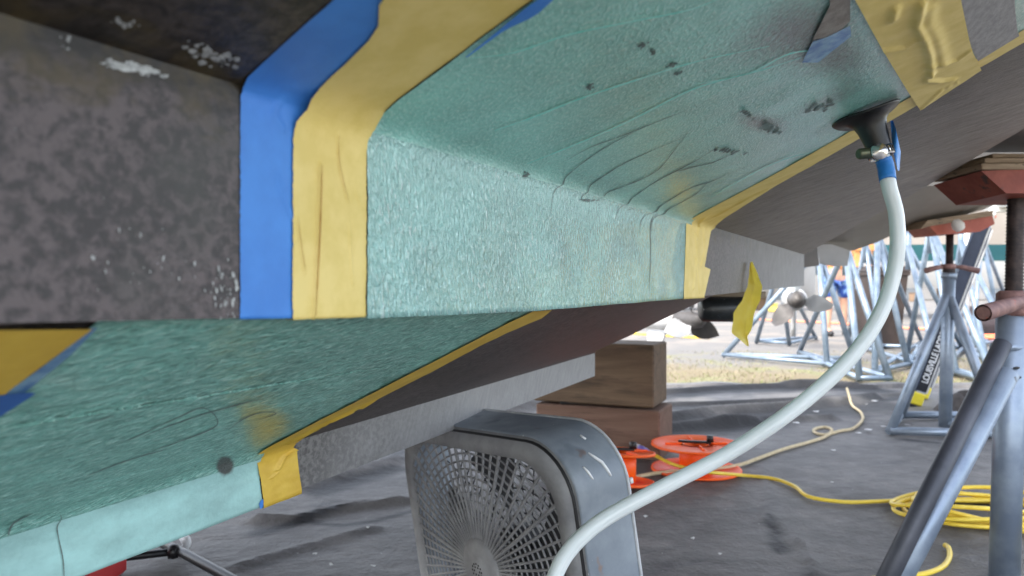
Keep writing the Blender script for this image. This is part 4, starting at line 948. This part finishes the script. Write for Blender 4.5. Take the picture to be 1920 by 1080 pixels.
for ap, aD, ft, lab in far_st:
    fs = [gnd(a, b, .02) for a, b in ft]; cx = sum((f for f in fs), Vector()) / 3; a_ = at(ap[0], ap[1], aD)
    st = thing('boat_stand', lab, 'stand', (cx.x, cx.y, 0), 'galvanised stands in the background')
    for f in fs:
        mb = MB(); mb.tube([a_, f], .027, 12); mb.build('leg', M_gf, st)
    for k in range(3):
        mb = MB(); mb.tube([fs[k] + Vector((0, 0, .02)), fs[(k + 1) % 3] + Vector((0, 0, .02))], .022, 10); mb.build('base_bar', M_gf, st)
    mb = MB(); mb.tube([a_ + Vector((0, 0, -.25)), a_ + Vector((0, 0, .25))], .03, 12); mb.build('post', M_gf, st)
    mb = MB(); mb.box(a_ + Vector((0, 0, .27)), .26, .2, .04, None, 0, .01); mb.build('pad', M_orp, st)

# ------------------------------------------------------------------ ladder leaning behind the middle stand
f0, f1 = gnd(1712, 762, .012), at(1842, 420, 4.55); lad = thing('ladder', 'navy fibreglass ladder with yellow feet leaning behind the middle stand', 'ladder', tuple(f0))
dl = (f1 - f0).normalized(); wv_ = Vector((.62, .78, 0)); wv_ = (wv_ - dl * wv_.dot(dl)).normalized(); nv_ = dl.cross(wv_).normalized()
M_nv = mat('navy_fibreglass', (.018, .028, .06), (.03, .045, .085), 10, .4); M_al = mat('ladder_edge', (.52, .53, .54), (.62, .62, .63), 10, .35, .3)
side_d = Vector((1, 0, 0)); side_d = (side_d - dl * side_d.dot(dl)).normalized(); fw = dl.cross(side_d).normalized()
LL = (f1 - f0).length
for k, off in enumerate((Vector((0, 0, 0)), Vector((.565, .825, 0)) * .36)):
    mb = MB(); mb.box(f0 + off + dl * (LL / 2 + .05), .078, .028, LL - .08, (side_d, fw, dl), 0, .004); rl = mb.build('stile', M_nv, lad)
    mb = MB(); mb.box(f0 + off + dl * (LL / 2 + .05) + side_d * .043, .012, .034, LL - .1, (side_d, fw, dl), 0, .002); mb.build('lit_edge', M_al, rl)  # pale colour paints the sunlit edge of the navy stile
    mb = MB(); mb.box(f0 + off + dl * .055, .088, .045, .085, (side_d, fw, dl), 0, .01); mb.build('boot', mat('boot_yellow', (.70, .58, .03), (.8, .66, .05), 10, .5), lad)
    mb = MB(); mb.box(f0 + off + dl * .004, .075, .05, .02, (side_d, fw, dl), 0, .004); mb.build('foot_tread', M_blk, lad)
sgn_ = 1 if fw.y > 0 else -1
for k in range(4):
    mb = MB(); mb.tube([f0 + dl * (.28 + .29 * k), f0 + dl * (.28 + .29 * k) + Vector((.565, .825, 0)) * .36], .016, 12); mb.build('rung', M_al, lad)
mb = MB(); mb.box(f0 + dl * (LL + .005), .082, .04, .03, (side_d, fw, dl), 0, .004); mb.build('end_cap', mat('cap_blue', (.03, .2, .75), None, 1, .4), lad)
lb = MB(); lc = f0 + dl * .34 - fw * (.0145 * sgn_) - fw * (.001 * sgn_) + side_d * .006
lb.box(lc, .06, .002, .46, (side_d, fw, dl), 0, 0); label = lb.build('label_plate', mat('label_black', (.012, .014, .02), None, 1, .4), lad)
wb = MB(); wb.box(lc - dl * .25, .06, .002, .03, (side_d, fw, dl), 0, 0); wb.build('label_end', mat('label_grey', (.35, .36, .4), None, 1, .5), lad)
fc = bpy.data.curves.new('label_text', 'FONT'); fc.body = 'LOUISVILLE LADDER'; fc.size = .060; fc.align_x = 'CENTER'; fc.align_y = 'CENTER'; fc.extrude = .0004; fc.offset = .0007; fc.space_character = .9
fc.materials.append(mat('label_white', (.75, .76, .78), None, 1, .5)); fo = bpy.data.objects.new('label_text_curve', fc); C.objects.link(fo)
zax = -fw * sgn_; xax = dl; yax = zax.cross(xax); mw = Matrix((xax, yax, zax)).transposed().to_4x4(); mw.translation = lc + zax * .0022
fo = bpy.data.objects.new('label_text', bpy.data.meshes.new_from_object(fo)); C.objects.link(fo); bpy.data.objects.remove(bpy.data.objects['label_text_curve']); fo.name = 'label_text'; fo.parent = lad; fo.matrix_local = Matrix.Translation(-Vector(lad['_loc'])) @ mw @ Matrix.Diagonal((.72, 1.0, 1, 1))
# white frame behind, right
wf = thing('trestle', 'white painted frame at the right edge behind the ladder', 'trestle', tuple(gnd(1850, 680)))
M_wh = mat('white_frame', (.62, .62, .60), (.72, .72, .70), 6, .5)
for a, b in (((1862, 396), (1748, 650)), ((1905, 380), (1905, 660))):
    mb = MB(); A0 = at(a[0], a[1], 6.3); B0 = gnd(b[0], b[1]); mb.tube([A0, B0], .03, 12); mb.build('leg', M_wh, wf)
mb = MB(); mb.box(at(1890, 378, 6.3), .24, .5, .11, None, 0, .02); mb.build('top', M_wh, wf)
mb = MB(); mb.box(at(1890, 393, 6.3), .26, .06, .05, None, 0, .01); mb.build('rail', M_wh, wf)

# ------------------------------------------------------------------ stern drives with propellers
M_ss = mat('propeller_bright', (.75, .78, .80), (.85, .87, .88), 6, .3, .2); M_pd = mat('propeller_dark', (.06, .055, .052), (.11, .10, .095), 10, .5); M_gc = mat('gearcase_pale', (.50, .50, .50), (.62, .62, .62), 6, .4)
def drive(hx, hy, D, label, angs, mats, sc=1.0, yaw=0):
    h = at(hx, hy, D); ax = Vector((math.sin(yaw), -math.cos(yaw), 0)); sx_ = Vector((math.cos(yaw), math.sin(yaw), 0)); Z = Vector((0, 0, 1))
    o = thing('stern_drive', label, 'propeller', (h.x, h.y, 0), 'stern drives of boats behind')
    mb = MB(); mb.lathe([(0, .12), (.025, .115), (.045, .08), (.055, 0), (.055, -.12)], h, ax, 24); mb.build('hub', M_pd, o)
    mb = MB(); mb.lathe([(0, .0), (.06, -.0), (.075, -.1), (.075, -.35), (.05, -.5), (0, -.62)], h - ax * .12, ax, 24)
    loops = []
    for k in range(12):
        z = .02 + .12 * k; wd = .035 + .006 * min(k, 6); ln = .16 + .02 * min(k, 6); c_ = h - ax * (.38 - .01 * k) + Z * z
        loops.append([c_ + sx_ * (wd * math.cos(a)) + ax * (ln * math.sin(a)) for a in [2 * math.pi * q / 16 for q in range(16)]])
    mb.loft(loops)
    loops = []
    for k in range(4):
        z = -.04 - .07 * k; c_ = h - ax * (.34 + .02 * k) + Z * z; loops.append([c_ + sx_ * (.016 * math.cos(a)) + ax * ((.13 - .025 * k) * math.sin(a)) for a in [2 * math.pi * q / 12 for q in range(12)]])
    mb.loft(loops); mb.box(h - ax * .3 + Z * .26, .16, .5, .02, (sx_, ax, Z), 0, .006); mb.build('gearcase', M_gc, o)
    for a0, mm in zip(angs, mats):
        a0 = R(a0); mb = MB()
        def bl_(i, j, e):
            r = (.05 + .155 * i) * sc; wd = .62 * math.sin(.35 + 2.5 * i ** .8) * (.8 if i < .3 else 1); a = a0 + (j - .5) * wd * 2.0 * (.07 / max(r, .05)) * 1.25; 
            return h + (sx_ * math.cos(a) + Z * math.sin(a)) * r + ax * ((j - .5) * .085 + .02 * i + e)
        mb.grid(lambda i, j: bl_(i, j, 0), 10, 8); mb.grid(lambda i, j: bl_(i, 1 - j, -.006), 10, 8); mb.build('blade', mm, o)
drive(1494, 562, 4.6, 'propeller with one blazing white blade behind the long strake', (-12, 100, 228), (M_ss, M_ss, M_pd), 1.0, R(-18))  # white blades carry sunlight in their colour, the dark one carries shade
drive(1296, 600, 4.6, 'darker propeller low beside the timber blocks', (-35, 205, 90), (M_pd, M_gc, M_pd), .95, R(25))

# ------------------------------------------------------------------ background boats and yard clutter
def bboat(label, x0, x1, D, zk, zs, cols, stripes, group='boats stored in the background'):
    o = thing('stored_boat', label, 'boat', ((x0 + x1) / 2, D, 0), group); L = x1 - x0
    lv = stripes
    for k in range(len(lv) - 1):
        z0, z1 = lv[k][0], lv[k + 1][0]; mb = MB()
        def P(i, j):
            x = x0 + L * i; z = z0 + (z1 - z0) * j; f = max(0, (z - zk) / (zs - zk)); be = 1 - max(0, (abs(i - .5) * 2 - .55) / .45) ** 2 * (1 if i > .5 else .15)
            return Vector((x, D + 1.6 - 1.6 * be * (.35 + .65 * f ** .45), z))
        mb.grid(P, 40, 6)
        mb.grid(lambda i, j: Vector((P(i, j).x, 2 * (D + 1.6) - P(i, j).y, P(i, j).z)), 40, 6); mb.build(lv[k][2], lv[k][1], o)
    mb = MB(); mb.grid(lambda i, j: Vector((x0 + L * i, D + .3 + 2.6 * j, zs - .002)), 10, 2); mb.build('deck', lv[0][1], o)
    mb = MB(); mb.box(((x0 + x1) / 2 - L * .05, D + 1.6, zs + .45), L * .4, 1.8, .9, None, 0, .15); mb.build('cabin', lv[-2][1], o)
    for q in (.2, .5, .8):
        mb = MB(); mb.box((x0 + L * q, D + 1.5, zk / 2 + .1), .3, .5, zk + .2, None, 0, .02); mb.build('keel_support', bpy.data.materials['timber_green'], o)
    return o
Mb = mat('cream_hull', (.34, .30, .26), (.38, .34, .30), 1, .35); Mt = mat('teal_stripe', (.015, .085, .10), (.025, .11, .12), 1, .35); Mwh = mat('white_hull', (.46, .45, .43), (.52, .51, .49), 1, .35)
Mbr = mat('brown_bottom', (.12, .08, .07), (.16, .11, .09), 1, .6)
bboat('cream stored boat with a teal band and white lower stripe, behind the stands', 8.0, 22.0, 17, .55, 3.2, None, [(.75, Mwh, 'keel_panel'), (1.08, Mwh, 'lower_stripe'), (1.38, Mt, 'teal_band'), (1.76, Mb, 'topside'), (3.2, Mb, 'rail')])
bboat('white stored boat low behind the propellers', 1.0, 10.4, 24, .5, 2.4, None, [(.45, Mwh, 'bottom'), (.9, Mwh, 'band'), (1.5, Mwh, 'topside'), (2.4, Mwh, 'rail')])
bboat('white stored boat behind the timber blocks', -14, -2, 30, .6, 2.6, None, [(.5, Mwh, 'bottom'), (.9, Mwh, 'band'), (1.5, Mwh, 'topside'), (2.6, Mwh, 'rail')])
# orange timber rack
rk = thing('rack', 'orange-brown wooden rack beside the person in blue shorts', 'rack', tuple(gnd(1617, 606)))
M_ow = mat('orange_wood', (.48, .20, .06), (.60, .28, .10), 3, .6); rD = gnd(1617, 606).y
for x in (1606, 1630):
    mb = MB(); p = at(x, 540, rD); mb.box((p.x, rD, .85), .11, .11, 1.7, None, 0, .01); mb.build('upright', M_ow, rk)
for z in (.06, .75, 1.1, 1.6):
    mb = MB(); mb.box((at(1617, 540, rD).x, rD - .07, z), .44, .05, .12, None, 0, .01); mb.build('crossbar', M_ow, rk)
# brown bin with a handle
bD = 9.5; p = at(1647, 540, bD)
bn = thing('bin', 'dark brown bin standing behind the hose', 'bin', (p.x, bD, 0)); Mbn = mat('bin_brown', (.028, .018, .014), (.045, .03, .025), 4, .5)
mb = MB(); q = lambda w_, d_, z: [Vector((p.x + a * w_, bD + b * d_, z)) for a, b in ((-1, -1), (1, -1), (1, 1), (-1, 1))]
mb.loft([q(.17, .2, .03), q(.24, .26, .9), q(.26, .28, .91), q(.26, .28, .96)], sm=False); mb.build('body', Mbn, bn)
mb = MB(); mb.tube([Vector((p.x - .05, bD - .25, .58)), Vector((p.x - .02, bD - .30, .60)), Vector((p.x + .05, bD - .30, .58)), Vector((p.x + .06, bD - .25, .56))], .012, 8); mb.build('handle', M_al, bn)
mb = MB(); mb.loft([q(.27, .29, .962), q(.25, .27, 1.02)], sm=False); mb.build('lid', Mbn, bn)
# tyre / dark tub at the right edge
p = gnd(1862, 632); mb = MB(); mb.lathe([(.30, 0), (.52, 0), (.60, .08), (.62, .22), (.58, .40), (.50, .46), (.36, .46), (.32, .40), (.30, .2)], p, (0, 0, 1), 40, 0, True)
solo(mb, 'tyre', mat('tyre_rubber', (.02, .015, .017), (.045, .03, .035), 6, .7), 'dark tyre lying on the gravel behind the near stand', 'tyre', tuple(p))
# post, blue kerb board, small trailer parts
for (x, y, lab) in ((1812, 640, 'thin white post behind the middle stand'), (1903, 600, 'thin white post behind the near stand screw')):
    p = gnd(x, y); mb = MB(); mb.tube([p, p + Vector((0, 0, 1.9))], .035, 12); mb.tube([p + Vector((0, 0, 1.9)), p + Vector((0, 0, 1.93))], [.045, .03], 12); solo(mb, 'post', M_wh, lab, 'post', tuple(p), 'white posts')
p = gnd(1870, 585); mb = MB(); mb.box((p.x, p.y, .09), 3.6, .14, .18, None, 0, .02); mb.box((p.x - 1, p.y - .09, .10), 1.6, .04, .05, None, 1, .01)
solo(mb, 'board', [mat('blue_board', (.05, .22, .55), (.08, .3, .6), 2, .5), mat('green_board', (.04, .25, .15), None, 1, .5)], 'long blue board lying behind the stands at the right', 'board', tuple(p))
# small parts pile beyond
random.seed(21)
for k in range(14):
    x = random.choice([random.uniform(1690, 1780), random.uniform(1380, 1480), random.uniform(1800, 1920), random.uniform(1250, 1330)]); y = random.uniform(562, 585); p = gnd(x, y); s_ = random.uniform(.16, .4)
    mb = MB(); rr = random.random() * 3; X = Vector((math.cos(rr), math.sin(rr), 0)); Y = Vector((-X.y, X.x, 0)); hh = s_ * random.uniform(.6, 1.6)
    mb.box(p + Vector((0, 0, hh / 2)), s_, s_ * .7, hh, (X, Y, Vector((0, 0, 1))), 0, .03); mb.box(p + Vector((0, 0, hh + .03)), s_ * 1.1, s_ * .8, .05, (X, Y, Vector((0, 0, 1))), 1, .01)
    cn = random.choice(['pale', 'grey', 'blue', 'brown', 'yellow']); cv = {'pale': (.6, .58, .55), 'grey': (.25, .26, .28), 'blue': (.06, .15, .3), 'brown': (.2, .13, .08), 'yellow': (.65, .5, .1)}[cn]
    side = 'right of the hose' if x > 1680 else ('behind the loose tape flap' if x > 1340 else 'behind the timber blocks')
    solo(mb, 'crate', [mat('crate_' + cn, cv, tuple(c * 1.2 for c in cv), 4, .6), mat('crate_lid_' + cn, tuple(c * .7 for c in cv), None, 1, .6)], '%s lidded box on the far gravel %s' % (cn, side), 'box', tuple(p), '%s boxes on the far gravel %s' % (cn, side))
# concrete building and tree line closing the yard
yb = thing('shed', 'long pale shed closing the far side of the yard', 'shed', (6, 46, 0))
mb = MB(); mb.box((6, 50, 1.6), 90, 8, 3.2, None, 0, .05); mb.build('wall', mat('shed_wall', (.22, .21, .20), (.27, .26, .25), .5, .7), yb)
mb = MB(); mb.loft([[Vector((x, 45.4, 3.2)), Vector((x, 50, 3.9)), Vector((x, 54.6, 3.2))] for x in (-40, 52)], 0, True, True, False); mb.build('roof', mat('shed_roof', (.25, .26, .27), (.3, .3, .31), 1, .5), yb)
for k in range(9):
    mb = MB(); mb.box((-28 + 8.5 * k, 45.97, 1.4), 4.2, .06, 2.8, None, 0, .02); mb.build('door', mat('shed_door', (.10, .12, .13), (.14, .15, .16), 1, .5), yb) if k == 0 else mb.build('door', bpy.data.materials['shed_door'], yb)

# ------------------------------------------------------------------ person standing far back
pD = gnd(1568, 630).y; pp_ = gnd(1568, 630)
per = None
def skin_fig(name, verts, edges, radii, mat_, loc, parent=None, root=0, sub=2):
    me = bpy.data.meshes.new(name); me.from_pydata(verts, edges, []); o = bpy.data.objects.new(name, me); C.objects.link(o); me.materials.append(mat_)
    sk = o.modifiers.new('skin', 'SKIN'); sk.use_smooth_shade = True
    for i, r in enumerate(radii): me.skin_vertices[0].data[i].radius = (r, r) if not isinstance(r, tuple) else r
    for i in range(len(verts)): me.skin_vertices[0].data[i].use_root = (i == root)
    ss_ = o.modifiers.new('sub', 'SUBSURF'); ss_.levels = sub; ss_.render_levels = sub
    o.location = loc if parent is None else (0, 0, 0); o.parent = parent; return o
M_skin = mat('skin', (.50, .27, .18), (.56, .32, .22), 6, .5)
V = [(0, 0, .93), (0, 0, 1.1), (0, 0, 1.3), (0, 0, 1.44), (0, -.01, 1.52), (0, -.02, 1.60), (0, -.02, 1.70),
     (-.09, 0, .90), (-.12, -.02, .50), (-.13, .02, .10), (-.13, -.12, .045), (.09, 0, .90), (.14, .05, .50), (.17, .10, .10), (.18, -.03, .045),
     (-.19, 0, 1.40), (-.25, .02, 1.12), (-.22, -.18, .98), (-.20, -.26, .95), (.19, 0, 1.40), (.24, .03, 1.12), (.26, -.08, .90), (.26, -.12, .82)]
E = [(0, 1), (1, 2), (2, 3), (3, 4), (4, 5), (5, 6), (0, 7), (7, 8), (8, 9), (9, 10), (0, 11), (11, 12), (12, 13), (13, 14), (3, 15), (15, 16), (16, 17), (17, 18), (3, 19), (19, 20), (20, 21), (21, 22)]
Rr = [.14, .125, .15, .10, .055, .085, .085, .09, .06, .04, .04, .09, .06, .04, .04, .055, .042, .032, .035, .055, .042, .032, .035]
per = skin_fig('person', V, E, Rr, M_skin, tuple(pp_)); tag(per, 'person in blue patterned shorts and orange top standing beyond the stands', 'person'); per['_loc'] = (0, 0, 0)
def cloth(nm, V, E, Rr, m): return skin_fig(nm, V, E, Rr, m, (0, 0, 0), per)
cloth('shorts', [(0, 0, .98), (-.10, 0, .86), (-.125, -.015, .58), (.10, 0, .86), (.14, .03, .58)], [(0, 1), (1, 2), (0, 3), (3, 4)], [.155, .115, .10, .115, .10], mat('blue_shorts', (.02, .06, .26), (.16, .28, .5), 14, .8, lo=.5, hi=.55))
cloth('shirt', [(0, 0, 1.0), (0, 0, 1.12), (0, 0, 1.3), (0, 0, 1.44), (-.19, 0, 1.41), (-.235, .01, 1.2), (.19, 0, 1.41), (.23, .02, 1.2)], [(0, 1), (1, 2), (2, 3), (3, 4), (4, 5), (3, 6), (6, 7)], [.155, .145, .165, .09, .075, .065, .075, .065], mat('orange_shirt', (.62, .24, .07), (.7, .3, .1), 4, .8))
cloth('shoe', [(-.13, .04, .05), (-.13, -.08, .045), (-.13, -.17, .04)], [(0, 1), (1, 2)], [.055, .052, .045], M_blk); cloth('shoe', [(.17, .12, .05), (.18, .0, .045), (.185, -.09, .04)], [(0, 1), (1, 2)], [.055, .052, .045], M_blk)
cloth('hair', [(0, .02, 1.72), (0, .01, 1.76)], [(0, 1)], [.09, .07], mat('hair_brown', (.05, .03, .02), None, 1, .7))

# ------------------------------------------------------------------ small things on the sheet
mb = MB()
def heap(i, j):
    a = 2 * math.pi * i; r = .17 * j * (1 + .25 * math.sin(3 * a + 1) + .15 * math.sin(5 * a)); p0 = gnd(1818, 778); z = GZ + .11 * (1 - j ** 2.2) * (1 + .6 * noise.noise(Vector((math.cos(a) * j * 3, math.sin(a) * j * 3, 0)))) - .03 * math.exp(-(j / .25) ** 2)
    return Vector((p0.x + r * math.cos(a) * .9, p0.y + r * math.sin(a), max(z, GZ - .01)))
mb.grid(heap, 36, 14); b_ = gnd(1818, 778); solo(mb, 'rag', mat('dark_rag', (.05, .045, .045), (.10, .09, .088), 20, .9, bs=.5, bscale=60), 'crumpled dark rag on the sheet under the middle stand', 'rag', (b_.x, b_.y, GZ))
random.seed(9)
Mfl = mat('white_flake', (.5, .5, .49), (.7, .7, .7), 10, .6); proto = None
spots_ = [(1548, 758), (1563, 845), (1610, 812), (1630, 806), (1655, 800), (1690, 790), (1700, 797), (1712, 806), (1625, 758), (1640, 752), (1875, 855), (1492, 793), (1412, 815), (1440, 790), (1470, 786), (1530, 772), (1210, 969), (1300, 1010), (1560, 905), (1350, 1040), (590, 1040), (620, 1060), (690, 990), (700, 1062), (655, 1064), (1460, 1018), (1495, 1022), (560, 1078), (720, 975), (1380, 985)]
for k, (x, y) in enumerate(spots_[:24]):
    p = gnd(x, y, GZ + .008); r = random.uniform(.006, .017) if y < 900 else random.uniform(.003, .007)
    mb = MB(); n = 7; b = len(mb.v); a0 = random.random() * 6
    loop = [p + Vector((r * (1 + random.uniform(-.4, .8)) * math.cos(a0 + q * 6.283 / n), r * random.uniform(.7, 1.2) * math.sin(a0 + q * 6.283 / n), random.uniform(0, .004))) for q in range(n)]
    mb.loft([loop, [q + Vector((0, 0, .0015)) for q in loop]], sm=False)
    solo(mb, 'paint_flake', Mfl, 'small white paint flake lying on the grey ground sheet', 'flake', tuple(p), 'white flakes scattered on the ground sheet')
# black pipe frame, white tape, red box under the lower patch
fr_ = thing('pipe_frame', 'black pipe frame lying on the sheet under the lower patch', 'frame', tuple(gnd(310, 1030)))
mb = MB(); mb.tube([gnd(300, 1016, .05), gnd(350, 1040, .05), gnd(445, 1092, .05), gnd(560, 1150, .05)], .0125, 14); mb.build('long_pipe', M_blk, fr_)
mb = MB(); mb.tube([gnd(195, 1050, .05), gnd(260, 1042, .05), gnd(330, 1034, .05)], .010, 12); mb.build('cross_pipe', M_blk, fr_)
mb = MB(); mb.lathe([(0, -.012), (.018, -.012), (.02, 0), (.018, .012), (0, .012)], gnd(325, 1034, .05), (1, .3, 0), 16); mb.build('joint', M_blk, fr_)
mb = MB(); P = [gnd(338, 1008, .04), gnd(348, 1012, .05), gnd(350, 1022, .04), gnd(340, 1030, .03), gnd(330, 1028, .035)]; mb.tube(catmull(P, 5), [.004, .006, .008, .01, .012, .013, .013, .012, .012, .011, .011, .01, .01, .009, .008, .008, .007, .006, .005, .004, .003][:21], 10)
solo(mb, 'crumpled_tape', M_w, 'crumpled white tape beside the black pipe frame', 'tape', tuple(gnd(340, 1025)))
rb = thing('toolbox', 'red box at the bottom left corner under the lower patch', 'box', tuple(gnd(150, 1100)))
mb = MB(); c_ = gnd(120, 1120); mb.box((c_.x, c_.y, .07), .20, .22, .10, None, 0, .01); mb.build('body', mat('red_box', (.48, .03, .035), (.55, .05, .05), 6, .4), rb)
mb = MB(); mb.box((c_.x, c_.y, .128), .205, .225, .015, None, 0, .004); mb.build('lid', bpy.data.materials['red_box'], rb)
mb = MB(); mb.tube([Vector((c_.x - .05, c_.y, .135)), Vector((c_.x - .04, c_.y, .16)), Vector((c_.x + .04, c_.y, .16)), Vector((c_.x + .05, c_.y, .135))], .006, 8); mb.build('handle', M_blk, rb)

for o in bpy.data.objects:
    if '_loc' in o: del o['_loc']
    if o.name.startswith(('camera', 'sun')) : pass
